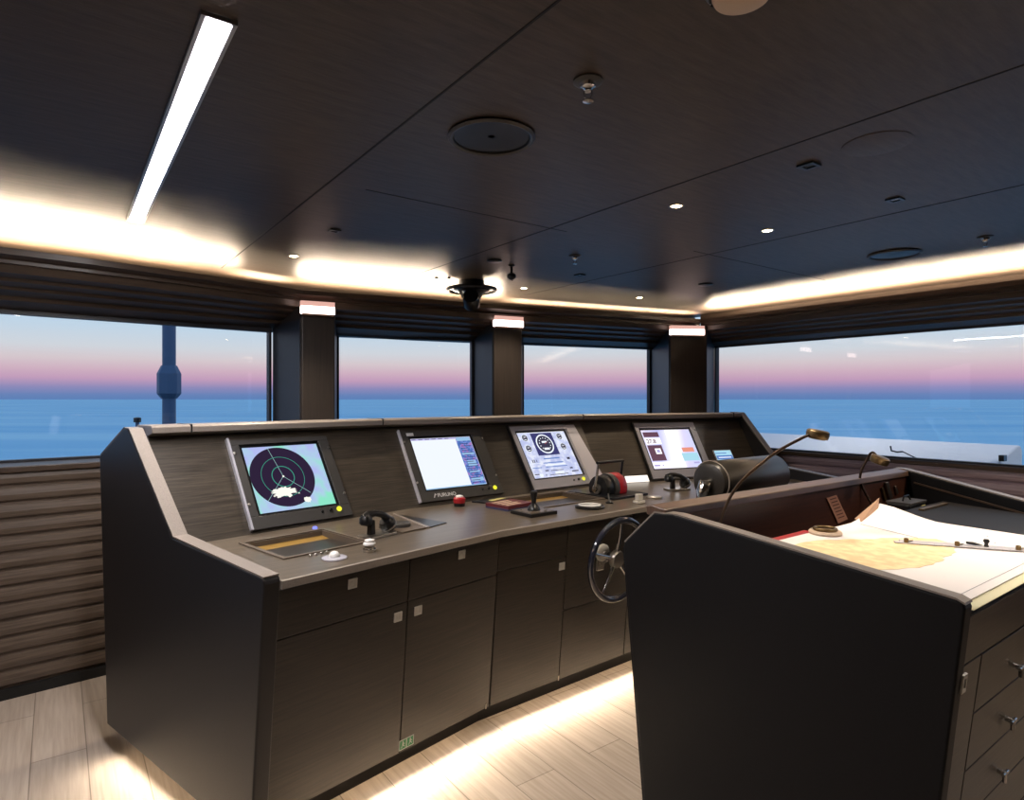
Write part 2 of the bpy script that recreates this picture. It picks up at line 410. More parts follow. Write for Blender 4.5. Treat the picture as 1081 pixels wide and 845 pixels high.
# LED tape in the trough: fixtures whose light washes the ceiling
led_specs = [(lip, outer, 0.02, 1.80, 40, .40), (lip, outer, 1.82, 2.35, 20, .44), (lip, outer, 2.37, 2.98, 26, .50), (lip, outer, 3.06, 4.86, 38, .40), (lip, outer, 5.0, 5.97, 20, .52), (lip_r, outer_r, .012, .97, 42, .32), (lip_l, outer_l, .01, .97, 40, .4)]
def pt(ls, os_, u, t):
    i = min(int(u), len(ls) - 2); q = u - i
    return mixp(ls[i], os_[i], t) * (1 - q) + mixp(ls[i + 1], os_[i + 1], t) * q
led_labels = ['warm light tape hidden in the cornice above the left front window', 'short warm light tape in the cornice above the mast seen through the left window', 'short warm light tape in the cornice just left of the first lit pillar', 'warm light tape in the cornice above the second front window',
              'dim light tape in the cornice above the third front window', 'warm light tape in the cornice above the long right-hand window', 'warm light tape in the cornice along the left side of the room, outside the view']
for (ls, os_, u0, u1, pw, T), lb in zip(led_specs, led_labels):
    ks = [u0] + [k for k in range(1, len(ls) - 1) if u0 < k < u1] + [u1]
    tape = MB()
    for i in range(len(ks) - 1):
        a = pt(ls, os_, ks[i], T); b = pt(ls, os_, ks[i + 1], T); d = (b - a); L = d.length
        if L < .05: continue
        d.normalize(); n = V((d.y, -d.x, 0))
        tape.prism(plan([a - n * .008, b - n * .008, b + n * .008, a + n * .008]), 2.12, 2.128)
        ld = bpy.data.lights.new('cove_light', 'AREA'); ld.shape = 'RECTANGLE'; ld.size = L; ld.size_y = .09 if T < .45 else .03; ld.energy = pw * L
        if T > .45: ld.spread = math.radians(105)
        ld.color = (1.0, .80, .58)
        lo = bpy.data.objects.new('cove_light', ld); COL.objects.link(lo)
        zz = -(Z * .96 + n * (.28 if T < .45 else 0)).normalized(); xx = d; yy = zz.cross(xx)
        lo.matrix_world = frame((a + b) / 2 + Z * 2.14, xx, yy, zz)
    tag(tape.build('light_tape', 'led_warm'), lb, 'light')

# rear and left enclosing walls (behind the viewer)
struct(slab(R1, R1 - E1 * 7.6, -.05, .05, 0, CEIL, 'wall_back', 'rearwall'))
LWp = outer_l[1] - E1 * .12
struct(slab(LWp - E2 * 8, LWp + E2 * .35, -.05, .05, 0, CEIL, 'wall_left', 'rearwall'))

# ------------------------------------------------------------------ pillars with lit boxes
pil = [('p1', A1p + V((0.0, 0.02, 0)), V((-1.327, 3.93, 0)), V((-1.145, 4.02, 0)), B0, 'first'),
       ('p2', B1, V((-.135, 4.63, 0)), V((.072, 4.73, 0)), C0, 'second'),
       ('p3', C1 + V((.0, .0, 0)), V((1.335, 5.25, 0)), V((1.66, 5.30, 0)), R0 + V((-.0, 0, 0)), 'corner')]
plabels = ['pink-white lit box on the pillar right of the left front window', 'pink-white lit box on the middle pillar between the second and third front windows', 'pink-white lit box on the corner pillar beside the long right window']
for (nm, bl, fl, frr, br, w), lb in zip(pil, plabels):
    struct(MB().prism(plan([bl, fl, frr, br]), 0.0, 2.12).build('trim_pillar', 'pillar', bevel=.006))
    struct(MB().prism(plan([bl - (fl - bl) * .0, bl + (fl - bl) * .96 + (fl - frr).normalized() * .006, bl + (fl - bl) * .96, bl + (frr - fl) * .02]), 1.0, 2.0).build('trim_blue_tint', 'mullion'))  # bluish sheet painting window light onto the pillar's left side
    d = (frr - fl).normalized(); n = V((d.y, -d.x, 0)); W = (frr - fl).length - .012
    if nm == 'p3': W = .28
    fr = frame(fl + Z * 2.035 + d * (-.012), d, Z, n)
    t = thing('wall_light', fl + d * W / 2 + Z * 2.0 + n * .03, lb, 'light', 'lit boxes on the window pillars')
    MB().box(0, W + .016, 0, .048, .006, .055, fr).build('diffuser', 'sconce', t, bevel=.004)
    MB().box(0, W + .016, .0485, .078, .004, .050, fr).build('upper_diffuser', 'sconce_top', t, label='dimmer pink upper edge')
    MB().box(.01, W + .014, -.012, .0, .004, .045, fr).build('bracket', 'cornice', t)

# ------------------------------------------------------------------ bridge console
S0, S1, S2 = V((-.744, 2.008, 0)), V((-.048, 2.769, 0)), V((1.017, 3.623, 0))
U = [bearing(A1), bearing(A2), bearing(A3)]
Nn = [V((-u.y, u.x, 0)) for u in U]
LEN = [(S1 - S0).length, (S2 - S1).length, 1.30]
S3 = S2 + U[2] * LEN[2]
def miter(n1, n2): m = (n1 + n2).normalized(); return m / m.dot(n1)
_d0 = bearing(-51.5)
ST = [(S0, _d0 / _d0.dot(Nn[0])), (S1, miter(Nn[0], Nn[1])), (S2, miter(Nn[1], Nn[2])), (S3, Nn[2])]
def sweep(prof, name, m, parent, idx=(0, 1, 2, 3), trim=0, **k):
    r = MB(); rings = []
    for i in idx:
        S, mm = ST[i]; S = V(S)
        if i == 0: S = S + U[0] * trim
        if i == 3: S = S - U[2] * trim
        rings.append([S + mm * s + Z * z for s, z in prof])
    r.loft(rings); return r.build(name, m, parent, **k)
FD = [frame(s, U[i], Nn[i], Z) for i, s in enumerate((S0, S1, S2))]             # desk frame: x along, y away from the operator
def panel_frame(i, s):
    v = Nn[i] * .555 + Z * .832; w = U[i].cross(v)
    return frame(s + Nn[i] * .75 + Z * .91, U[i], v, w)
FP = [panel_frame(0, S0), panel_frame(1, S1), panel_frame(2, S2)]
def face_frame(i, s):
    v = (Nn[i] * -.07 + Z * .785).normalized(); w = U[i].cross(v)
    return frame(s + Nn[i] * .10 + Z * .10, U[i], v, w)
FF = [face_frame(0, S0), face_frame(1, S1), face_frame(2, S2)]

con = thing('bridge_console', (S1 + Nn[1] * .6), 'long dark wood wraparound bridge console with sloping screen panels and cabinet doors', 'console')
# worktop built round the two sunken trays
tray = [(0, .150, .505, .262, .603), (1, .535, 1.0, .33, .665)]
r = MB()
for i in range(3):
    def mx(s, end):   # u of the mitre at depth s
        if i == 0 and end == 0: return (ST[0][1] * s).dot(U[0])
        if i == 2 and end == 1: return LEN[2]
        S, mm = ST[i + end]; p = S + mm * s; base = (S0, S1, S2)[i]
        return (p - base).dot(U[i])
    hole = [t for t in tray if t[0] == i]
    ZT0, ZT1 = .886, .91
    def strip(s0, s1, u0=None, u1=None):
        q = [(u0 if u0 is not None else mx(s0, 0), s0), (u1 if u1 is not None else mx(s0, 1), s0), (u1 if u1 is not None else mx(s1, 1), s1), (u0 if u0 is not None else mx(s1, 0), s1)]
        r.prism(q, ZT0, ZT1, FD[i])
    if hole:
        _, u0, u1, a, b = hole[0]
        strip(0, a); strip(b, .82); strip(a, b, None, u0); strip(a, b, u1, None)
    else: strip(0, .82)
r.build('worktop', 'worktop', con)
sweep([(-.004, .884), (-.004, .9105), (0.006, .912), (.006, .884)], 'worktop_edge', 'rail', con)
# sloping instrument panels
k = .555; q = .832
sweep([(.75 - .03, .88), (.75, .91), (.75 + k * .56, .91 + q * .56), (.75 + k * .56 + .08, .91 + q * .56), (.80, .88)], 'sloping_panel', 'panel', con, trim=.0)
# top rail overhanging the panels
sweep([(.985, 1.352), (.985, 1.378), (1.0, 1.386), (1.13, 1.386), (1.15, 1.376), (1.15, 1.345), (1.06, 1.33)], 'top_rail', 'rail', con, bevel=.003)
# joints in the rail
for i, (S, mm) in enumerate(ST[1:3]):
    a = S + mm * .982; b = S + mm * 1.152; dn = U[i + 1] * .003
    MB().prism(plan([a - dn, b - dn, b + dn, a + dn]), 1.350, 1.3872).build('rail_joint', 'dark', con)
for i, u in ((0, .09), (2, 1.22)):
    MB().box(u - .003, u + .003, .982, 1.152, 1.350, 1.3872, FD[i]).build('rail_joint', 'dark', con)
# back cover
sweep([(1.13, 1.36), (1.15, 1.36), (1.25, 1.24), (1.25, .12), (1.23, .12), (1.23, 1.23)], 'back_cover', 'leather', con)
# plinth
sweep([(.165, 0), (.165, .1), (1.18, .1), (1.18, 0)], 'plinth', 'dark', con, trim=.06)
# carcass behind the fronts
sweep([(.135, .1), (.05, .884), (.72, .884), (1.22, .9), (1.22, .1)], 'carcass', 'wenge', con, trim=.01)
# end panels
E0 = V((-.746, 1.879, 0)); D0 = bearing(-51.5)
def end_panel(org, dr, th, prof, cp):
    """slab whose profile runs along dr from org; th is the thickness vector towards the console"""
    r = MB(); r.loft([[org + dr * s + Z * z for s, z in prof], [org + th + dr * s + Z * z for s, z in prof]])
    r.build('end_panel', 'leather', con, bevel=.006, seg=3)
    off = []
    for i, (s_, z_) in enumerate(cp):
        a_ = cp[max(i - 1, 0)]; b_ = cp[min(i + 1, len(cp) - 1)]; l_ = math.hypot(b_[0] - a_[0], b_[1] - a_[1])
        off.append((s_ - (b_[1] - a_[1]) / l_ * .005, z_ + (b_[0] - a_[0]) / l_ * .005))
    r = MB(); r.loft([[org + th * q + dr * s + Z * z for s, z in cp + off[::-1]] for q in (.03, .97)])
    r.build('end_panel_edging', 'rail', con)
end_panel(E0, D0, V((D0.y, -D0.x, 0)) * .055, [(.085, .105), (.004, .935), (.008, .948), (.02, .955), (.631, .990), (1.03, 1.370), (1.045, 1.377), (1.085, 1.377), (1.352, 1.248), (1.264, .105)],
          [(.012, .953), (.631, .992), (1.035, 1.375), (1.085, 1.378), (1.345, 1.252)])
S3e = S2 + U[2] * LEN[2]
end_panel(S3e - Nn[2] * .04, Nn[2], U[2] * .05, [(.085, .105), (.004, .935), (.008, .948), (.02, .955), (.64, .990), (1.045, 1.375), (1.06, 1.386), (1.15, 1.386), (1.32, 1.24), (1.28, .105)],
          [(.012, .953), (.64, .992), (1.05, 1.384), (1.15, 1.387), (1.315, 1.245)])

# cabinet fronts ------------------------------------------------------------
GAP = .0025
def latch(par, fr, u, v, m='steel'):
    l = MB().ring(u - .018, u + .018, v - .018, v + .018, u - .011, u + .011, v - .011, v + .011, .018, .023, fr).box(u - .012, u + .012, v - .012, v + .012, .018, .0195, fr)
    l.box(u - .008, u + .003, v + .001, v + .007, .0195, .0225, fr)
    l.build('latch', 'latch', par, label='small square steel flush latch')
def front(kind, i, u0, u1, v0, v1, latch_at=None, u0b=None, u1b=None):
    u0b = u0 if u0b is None else u0b; u1b = u1 if u1b is None else u1b
    q = [(u0b + GAP, v0 + GAP), (u1b - GAP, v0 + GAP), (u1 - GAP, v1 - GAP), (u0 + GAP, v1 - GAP)]
    o = MB().prism(q, 0, .018, FF[i]).build(kind, 'wenge', con, bevel=.0015)
    if latch_at: latch(o, FF[i], *latch_at)
    return o
VT = .784
front('drawer', 0, -.014, .533, .615, VT, (.275, .745)); front('drawer', 0, .533, 1.034, .615, VT, (.805, .75))
front('door', 0, -.014, .533, .0, .615, (.487, .566)); front('door', 0, .533, 1.034, .0, .615, (.585, .566), u1b=1.036)
front('drawer', 1, -.002, .425, .628, VT); front('door', 1, -.002, .425, 0, .628, (.396, .585), u0b=-.004)
front('drawer', 1, .425, .907, .355, VT); front('door', 1, .425, .907, 0, .355)
front('drawer', 1, .907, 1.355, .628, VT); front('door', 1, .907, 1.355, 0, .628, (1.3, .585))
front('drawer', 2, .012, .68, .628, VT, (.34, .745)); front('door', 2, .015, .68, 0, .628, (.6, .585)); front('drawer', 2, .68, 1.29, .628, VT, (1.0, .745)); front('door', 2, .68, 1.29, 0, .628, (.74, .585))
for i, u, v in ((0, 1.014, .012), (1, .42, .012)):
    MB().box(u - .004, u + .004, v - .012, v + .012, .018, .021, FF[i]).build('hinge_cap', 'chrome', con)

# green emergency sign on the door
t = thing('safety_sign', FF[0] @ V((.565, .0, .02)), 'small green and white double pictogram sign low on the console door', 'sign')
MB().box(.528, .602, .010, .052, .0183, .0192, FF[0]).build('backing', 'label', t)
for u in (.532, .568):
    MB().box(u, u + .031, .014, .048, .0192, .0197, FF[0]).build('green_field', 'green', t)
g = MB()
for u in (.547, .5835):
    g.box(u - .003, u + .003, .028, .040, .0197, .0201, FF[0]); g.lathe([(.0028, 0), (.0028, .0004)], 10, FF[0] @ Matrix.Translation((u, .0435, .0197)))
    g.prism([(u - .003, .028), (u - .009, .019), (u - .006, .018), (u + .001, .028)], .0197, .0201, FF[0]); g.prism([(u, .028), (u + .008, .020), (u + .010, .022), (u + .003, .030)], .0197, .0201, FF[0])
    g.prism([(u + .002, .038), (u + .010, .033), (u + .010, .0305), (u + .002, .035)], .0197, .0201, FF[0])
g.build('pictogram', 'label', t)

# LED under the fronts: lights the floor in front of the plinth
for i, (u0, u1, pw) in enumerate(((.05, 1.0, 4.2), (.02, 1.34, 4.2), (.03, 1.25, 3))):
    a = FD[i] @ V((u0, .155, .095)); b = FD[i] @ V((u1, .155, .095)); d = (b - a).normalized()
    tag(MB().prism(plan([a - Nn[i] * .006, b - Nn[i] * .006, b + Nn[i] * .006, a + Nn[i] * .006]), .093, .0995).build('plinth_light', 'led_warm'),
        ('low light tape under the left cabinets of the console', 'low light tape under the middle cabinets of the console', 'low light tape under the right cabinets of the console')[i], 'light')
    ld = bpy.data.lights.new('plinth_glow', 'AREA'); ld.shape = 'RECTANGLE'; ld.size = (b - a).length; ld.size_y = .02; ld.energy = pw * ld.size
    ld.color = (1, .86, .68); ld.spread = math.radians(70)
    lo = bpy.data.objects.new('plinth_glow', ld); COL.objects.link(lo)
    dirn = (-Nn[i] * .92 - Z * .40).normalized(); zz = -dirn; xx = d; yy = zz.cross(xx)
    lo.matrix_world = frame(FD[i] @ V(((u0 + u1) / 2, .125, .088)), xx, yy, zz)

# the same tape under the left end panel
pa, pb_ = E0 + D0 * .25 + V((D0.y, -D0.x, 0)) * .075, E0 + D0 * 1.15 + V((D0.y, -D0.x, 0)) * .075
nn_ = V((D0.y, -D0.x, 0))
tag(MB().prism(plan([pa - nn_ * .005, pb_ - nn_ * .005, pb_ + nn_ * .005, pa + nn_ * .005]), .1005, .1045).build('plinth_light', 'led_warm'), 'low light tape under the left end panel of the console', 'light')
ld = bpy.data.lights.new('plinth_glow', 'AREA'); ld.shape = 'RECTANGLE'; ld.size = .9; ld.size_y = .02; ld.energy = 2.6; ld.color = (1, .86, .68); ld.spread = math.radians(100)
lo = bpy.data.objects.new('plinth_glow', ld); COL.objects.link(lo)
zz = (nn_ * .88 + Z * .47).normalized(); lo.matrix_world = frame((pa + pb_) / 2 - nn_ * .02 + Z * .09, D0, zz.cross(D0), zz)

# ------------------------------------------------------------------ monitors
def monitor(i, x0, x1, y0, y1, sx0, sx1, sy0, sy1, mb, label, btn_u, rail=True):
    fr = FP[i]
    t = thing('console_monitor', fr @ V(((x0 + x1) / 2, 0, 0)), label, 'monitor', None)
    MB().ring(x0, x1, y0, y1, sx0 - .012, sx1 + .012, sy0 - .012, sy1 + .012, .0005, .016, fr).build('bezel', mb, t, bevel=.002)
    MB().ring(sx0 - .012, sx1 + .012, sy0 - .012, sy1 + .012, sx0, sx1, sy0, sy1, .0005, .009, fr).build('inner_bezel', 'black', t)
    if rail:
        for s in (x0 - .006,):
            MB().box(s - .006, s + .004, y0, y1 + .01, .001, .022, fr).build('side_rail', 'bezel_grey' if mb == 'bezel' else 'black', t, bevel=.001)
        for yy in (y0 + .12, y1 - .07):
            MB().lathe([(.006, 0), (.006, .004), (.004, .005)], 12, fr @ Matrix.Translation((x0 + .008, yy, .016))).build('screw', 'steel', t)
            MB().lathe([(.006, 0), (.006, .004), (.004, .005)], 12, fr @ Matrix.Translation((x1 - .010, yy, .016))).build('screw', 'steel', t)
    MB().lathe([(.013, 0), (.013, .005), (.009, .008)], 20, fr @ Matrix.Translation((btn_u, y0 + .040, .016))).build('power_button', 'e_yellow', t, smooth=True, label='lit yellow button')
    MB().lathe([(.009, 0), (.009, .006), (.007, .008)], 16, fr @ Matrix.Translation((btn_u - .045, y0 + .040, .016))).build('knob', 'black', t, smooth=True)
    MB().lathe([(.006, 0), (.006, .004)], 16, fr @ Matrix.Translation((btn_u - .09, y0 + .038, .016))).build('knob', 'black', t, smooth=True)
    return t, fr
def gfx(t, nm, m, fr, boxes, z=.0042, h=.0004, lb=None):
    r = MB()
    for (a, b, c, d) in boxes: r.box(a, b, c, d, z, z + h, fr)
    return r.build(nm, m, t, label=lb)
def ringpoly(cx, cy, ro, ri, fr, z, n=64, a0=0, a1=2 * math.pi):
    r = MB()
    for k in range(n):
        p, q_ = a0 + (a1 - a0) * k / n, a0 + (a1 - a0) * (k + 1) / n
        r.prism([(cx + ri * math.cos(p), cy + ri * math.sin(p)), (cx + ro * math.cos(p), cy + ro * math.sin(p)), (cx + ro * math.cos(q_), cy + ro * math.sin(q_)), (cx + ri * math.cos(q_), cy + ri * math.sin(q_))], z, z + .0003, fr)
    return r

# radar
t, fr = monitor(0, .258, .757, .012, .467, .308, .692, .086, .428, 'bezel', 'dark-framed radar monitor at the left showing a round scope with green rings', .690)
MB().box(.308, .692, .086, .428, .002, .004, fr).build('screen', 'e_radar', t)
cx, cy, R = .468, .262, .158
MB().lathe([(R, .0041), (R, .0045)], 72, fr @ Matrix.Translation((cx, cy, 0))).build('radar_scope', 'e_disc', t)
ringpoly(cx, cy, .106, .1035, fr, .0048).build('range_ring', 'e_teal', t)
ringpoly(cx, cy, .056, .052, fr, .0048).build('range_ring', 'e_teal', t)
r = MB()
for ang, l in ((103, R), (228, R), (318, .15)):
    c, s = math.cos(math.radians(ang)), math.sin(math.radians(ang))
    r.prism([(cx - s * .001, cy + c * .001), (cx + s * .001, cy - c * .001), (cx + c * l + s * .001, cy + s * l - c * .001), (cx + c * l - s * .001, cy + s * l + c * .001)], .0048, .0051, fr)
r.build('heading_line', 'e_pale', t)
MB().lathe([(.005, .0051), (.005, .0055)], 16, fr @ Matrix.Translation((cx, cy, 0))).build('ship_mark', 'e_echo', t)
def blob(cx_, cy_, rx, ry, rough, seed, n=44, ang=0):
    rnd = random.Random(seed); out = []
    for k_ in range(n):
        a = 2 * math.pi * k_ / n; w = 1 + rough * (rnd.random() - .5) * 2
        x, y = rx * w * math.cos(a), ry * w * math.sin(a)
        out.append((cx_ + x * math.cos(ang) - y * math.sin(ang), cy_ + x * math.sin(ang) + y * math.cos(ang)))
    return out
r = MB(); r.prism(blob(.452, .183, .060, .021, .24, 3), .0052, .0056, fr); r.prism(blob(.425, .166, .02, .011, .3, 5, 20), .0052, .0056, fr)
for a in ((.398, .165, .005), (.414, .157, .005), (.520, .166, .004), (.472, .160, .012)): r.prism(blob(a[0], a[1], a[2], a[2] * .8, .3, 9, 12), .0052, .0056, fr)
r.prism(blob(.553, .128, .017, .016, .25, 12, 18), .0052, .0056, fr)
r.build('radar_echo', 'e_echo', t)

# electronic chart
t, fr = monitor(1, .036, .600, .020, .470, .092, .510, .093, .424, 'bezel', 'dark-framed chart monitor with white page and blue side menu, second from left', .548)
MB().box(.092, .510, .093, .424, .002, .004, fr).build('screen', 'e_white', t)
gfx(t, 'side_menu', 'e_chartpanel', fr, [(.402, .508, .096, .422)])
gfx(t, 'menu_pattern', 'e_lblue', fr, [(.404, .506, .396, .420), (.412, .500, .300, .312), (.420, .495, .180, .190), (.414, .502, .12, .145), (.43, .49, .22, .26)], .0047)
rr = random.Random(4)
gfx(t, 'menu_lines', 'e_navy', fr, [(.408 + (rr.random() * .02), .47 + rr.random() * .03, y, y + .004) for y in [.11 + .0155 * k_ for k_ in range(18)]], .0052)
gfx(t, 'title_bar', 'e_violet', fr, [(.094, .400, .412, .422)], .0046)
gfx(t, 'title_text', 'e_navy', fr, [(.10 + .045 * k_, .128 + .045 * k_, .415, .419) for k_ in range(6)], .0051)
gfx(t, 'status_bar', 'e_lblue', fr, [(.094, .508, .093, .101)], .0046)
text_mesh('FURUNO', .030, 'label', t, 'maker_lettering', fr @ Matrix.Translation((.145, .042, .0163)), bold=.0006)
MB().prism([(.118, .040), (.124, .040), (.138, .064), (.131, .064)], .016, .0168, fr).prism([(.127, .052), (.140, .056), (.142, .060), (.129, .057)], .016, .0168, fr).build('maker_mark', 'label', t)
MB().box(.072, .118, .438, .458, .016, .0168, fr).build('name_plate', 'label', t, label='small white plate on the top corner')

# engine page
t, fr = monitor(1, .836, 1.345, .012, .478, .885, 1.315, .092, .432, 'bezel_grey', 'grey-framed engine monitor with round gauges on its screen, third from left', 1.290)
MB().box(.885, 1.315, .092, .432, .002, .004, fr).build('screen', 'e_gauge_bg', t)
gfx(t, 'gauge_panel', 'e_navy', fr, [(1.000, 1.190, .255, .425)])
def dial(cx_, cy_, R_):
    MB().lathe([(R_, .0046), (R_, .0050)], 40, fr @ Matrix.Translation((cx_, cy_, 0))).build('gauge_rim', 'e_white', t)
    MB().lathe([(R_ * .86, .0050), (R_ * .86, .0054)], 40, fr @ Matrix.Translation((cx_, cy_, 0))).build('gauge_face', 'e_dark', t)
    r = MB()
    for k_ in range(11):
        a = math.radians(-45 + 27 * k_); r.box(cx_ + R_ * .62 * math.cos(a) - R_ * .05, cx_ + R_ * .62 * math.cos(a) + R_ * .05, cy_ + R_ * .62 * math.sin(a) - R_ * .05, cy_ + R_ * .62 * math.sin(a) + R_ * .05, .0054, .0058, fr)
    r.box(cx_ - R_ * .32, cx_ + R_ * .32, cy_ - R_ * .62, cy_ - R_ * .40, .0054, .0058, fr); r.box(cx_ - R_ * .3, cx_ + R_ * .3, cy_ + .1 * R_, cy_ + .3 * R_, .0054, .0058, fr)
    r.build('gauge_marks', 'e_white', t)
    MB().prism([(cx_, cy_ - R_ * .05), (cx_ + R_ * .5, cy_ + R_ * .25), (cx_, cy_ + R_ * .08)], .0058, .0061, fr).build('needle', 'e_red', t)
dial(1.095, .340, .074)
for c in ((.942, .392), (.940, .312), (1.252, .392), (1.250, .312)): dial(c[0], c[1], .027)
gfx(t, 'data_bar', 'e_blue', fr, [(1.03, 1.17, .225, .233), (1.01, 1.19, .195, .201), (.905, .985, .165, .170), (1.02, 1.21, .165, .170)], .0047)
gfx(t, 'screen_text', 'e_dark', fr, [(.925, .932, .205, .228), (.94, .947, .205, .228), (.96, .965, .208, .226), (1.235, 1.262, .212, .228), (1.0, 1.03, .138, .146), (1.05, 1.16, .138, .142), (1.225, 1.25, .142, .152), (.9, .94, .118, .124), (.99, 1.0, .108, .114), (1.03, 1.19, .108, .112), (1.23, 1.29, .118, .126)], .0050)
gfx(t, 'white_field', 'e_white', fr, [(.90, .99, .197, .200), (.94, .97, .100, .124), (1.02, 1.20, .176, .188), (1.08, 1.16, .11, .13), (.90, 1.30, .428, .431)], .0046)
# grey filler slope to the right of this monitor
MB().prism([(1.352, .0), (1.50, .0), (1.435, .478), (1.352, .478)], .0005, .010, FP[1]).build('filler_panel', 'filler', con, label='light grey filler strip between two screen panels')

# conning page
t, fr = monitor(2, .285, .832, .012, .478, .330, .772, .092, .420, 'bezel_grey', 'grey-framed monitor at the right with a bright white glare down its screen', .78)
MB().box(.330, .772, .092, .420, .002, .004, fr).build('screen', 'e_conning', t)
gfx(t, 'status_block', 'e_maroon', fr, [(.345, .480, .360, .402), (.345, .470, .160, .290)])
gfx(t, 'status_block', 'e_hot', fr, [(.345, .480, .298, .352), (.40, .45, .215, .262), (.335, .54, .098, .150)], .0045)
text_mesh('27.8', .048, 'e_maroon', t, 'speed_figures', fr @ Matrix.Translation((.352, .307, .0052)), depth=.0002, bold=.0008)
gfx(t, 'small_symbol', 'e_violet', fr, [(.412, .438, .228, .25), (.345, .395, .115, .128), (.415, .425, .115, .128), (.70, .75, .125, .138)], .0052)
gfx(t, 'alarm_bar', 'e_orange', fr, [(.640, .745, .225, .262)], .0046)
gfx(t, 'message_field', 'e_cyan', fr, [(.620, .765, .150, .215)], .0046)
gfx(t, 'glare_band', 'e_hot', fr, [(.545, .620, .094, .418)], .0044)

# small status display on the right panel
t = thing('status_display', FP[2] @ V((1.0, .19, 0)), 'small blue and white status display on the right end of the console', 'display')
MB().box(.915, 1.085, .105, .23, .0005, .008, FP[2]).build('housing', 'bezel_grey', t, bevel=.002)
MB().box(.922, 1.078, .113, .222, .008, .0088, FP[2]).build('screen', 'e_cyan', t)
gfx(t, 'blue_band', 'e_blue', FP[2], [(.925, 1.075, .145, .180), (.925, 1.03, .195, .202)], .009)
gfx(t, 'text_line', 'e_white', FP[2], [(.94, 1.06, .158, .166)], .0095)
tag(MB().lathe([(.016, 0), (.016, .01), (.011, .016)], 18, FP[2] @ Matrix.Translation((1.16, .13, .0))).build('rotary_switch', 'chrome', smooth=True), 'small chrome knob right of the little status display', 'knob')

# white strip at the panel foot, glow put into its colour, no lamp
tag(MB().box(.07, .255, .002, .05, .0005, .006, FP[2]).build('painted_glow', 'e_strip'), 'white strip with painted glow at the foot of the panel behind the throttle', 'light')

# ------------------------------------------------------------------ items on the worktop
D = .91
# sunken trays
def tray_thing(i, u0, u1, s0, s1, label, glow):
    t = thing('worktop_tray', FD[i] @ V(((u0 + u1) / 2, (s0 + s1) / 2, D - .06)), label, 'tray')
    f = FD[i]
    MB().ring(u0 - .016, u1 + .016, s0 - .016, s1 + .016, u0 + .001, u1 - .001, s0 + .001, s1 - .001, D + .0005, D + .006, f).build('rim', 'tray_side', t, bevel=.001)
    MB().ring(u0 + .0005, u1 - .0005, s0 + .0005, s1 - .0005, u0 + .006, u1 - .006, s0 + .006, s1 - .006, D - .058, D + .0, f).build('side_wall', 'tray_side', t)
    MB().prism([(s0 + .006, D - .055), (s1 - .006, D - .02), (s1 - .006, D - .026), (s0 + .006, D - .061)], u0 + .006, u1 - .006, frame(f @ V((0, 0, 0)), Nn[i], Z, U[i])).build('tilted_screen', 'brass', t)
    MB().box(u0 + .006, u1 - .006, s0 + .10, s0 + .118, D - .036, D - .028, f).build('cross_bar', 'bronze', t, bevel=.002)
    return t
tray_thing(0, .150, .505, .262, .603, 'sunken rectangular tray with a glass bottom tinted with warm reflections in front of the radar screen', 0)
tray_thing(1, .535, 1.0, .33, .665, 'sunken tray tinted with warm reflections in the worktop below the engine gauges screen', 1)
tag(MB().lathe([(.011, D + .0), (.011, D + .006), (.006, D + .010)], 16, FD[0] @ Matrix.Translation((.50, .66, 0))).build('indicator_lamp', 'e_bluedot', smooth=True), 'tiny blue indicator lamp behind the tray below the radar screen', 'light')

def at(i, u, s, z=D): return FD[i] @ Matrix.Translation((u, s, z))
# trackball
t = thing('trackball', at(0, .272, .128) @ V((0, 0, 0)), 'flat grey disc with a shiny white trackball on the left worktop', 'trackball')
MB().lathe([(.046, 0.0003), (.046, .004), (.040, .007), (.022, .008)], 40, at(0, .272, .128)).build('base_plate', 'bezel_grey', t, smooth=True)
MB().lathe([(.001, .006), (.02, .008), (.0195, .014), (.016, .021), (.010, .0255), (.004, .0275), (.0005, .028)], 24, at(0, .272, .128)).build('ball', 'white', t, smooth=True)
for q_, (u, s) in enumerate(((.228, .222), (.250, .222), (.275, .222), (.298, .222))):
    tag(MB().lathe([(.006, 0), (.006, .006), (.004, .008)], 12, at(0, u, s)).build('push_button', 'steel', smooth=True),
        'tiny steel push button in the row behind the white trackball', 'button', 'push buttons behind the trackball')
# silver rotary knob
t = thing('control_knob', at(0, .418, .118) @ V((0, 0, 0)), 'silver rotary control knob standing beside the white trackball', 'knob')
MB().lathe([(.024, 0.0003), (.025, .012), (.019, .014), (.019, .018)], 28, at(0, .418, .118)).build('collar', 'chrome', t, smooth=True)
MB().lathe([(.016, .018), (.018, .024), (.024, .028), (.024, .034), (.019, .037), (.019, .046), (.012, .048)], 28, at(0, .418, .118)).build('cap', 'white', t, smooth=True)

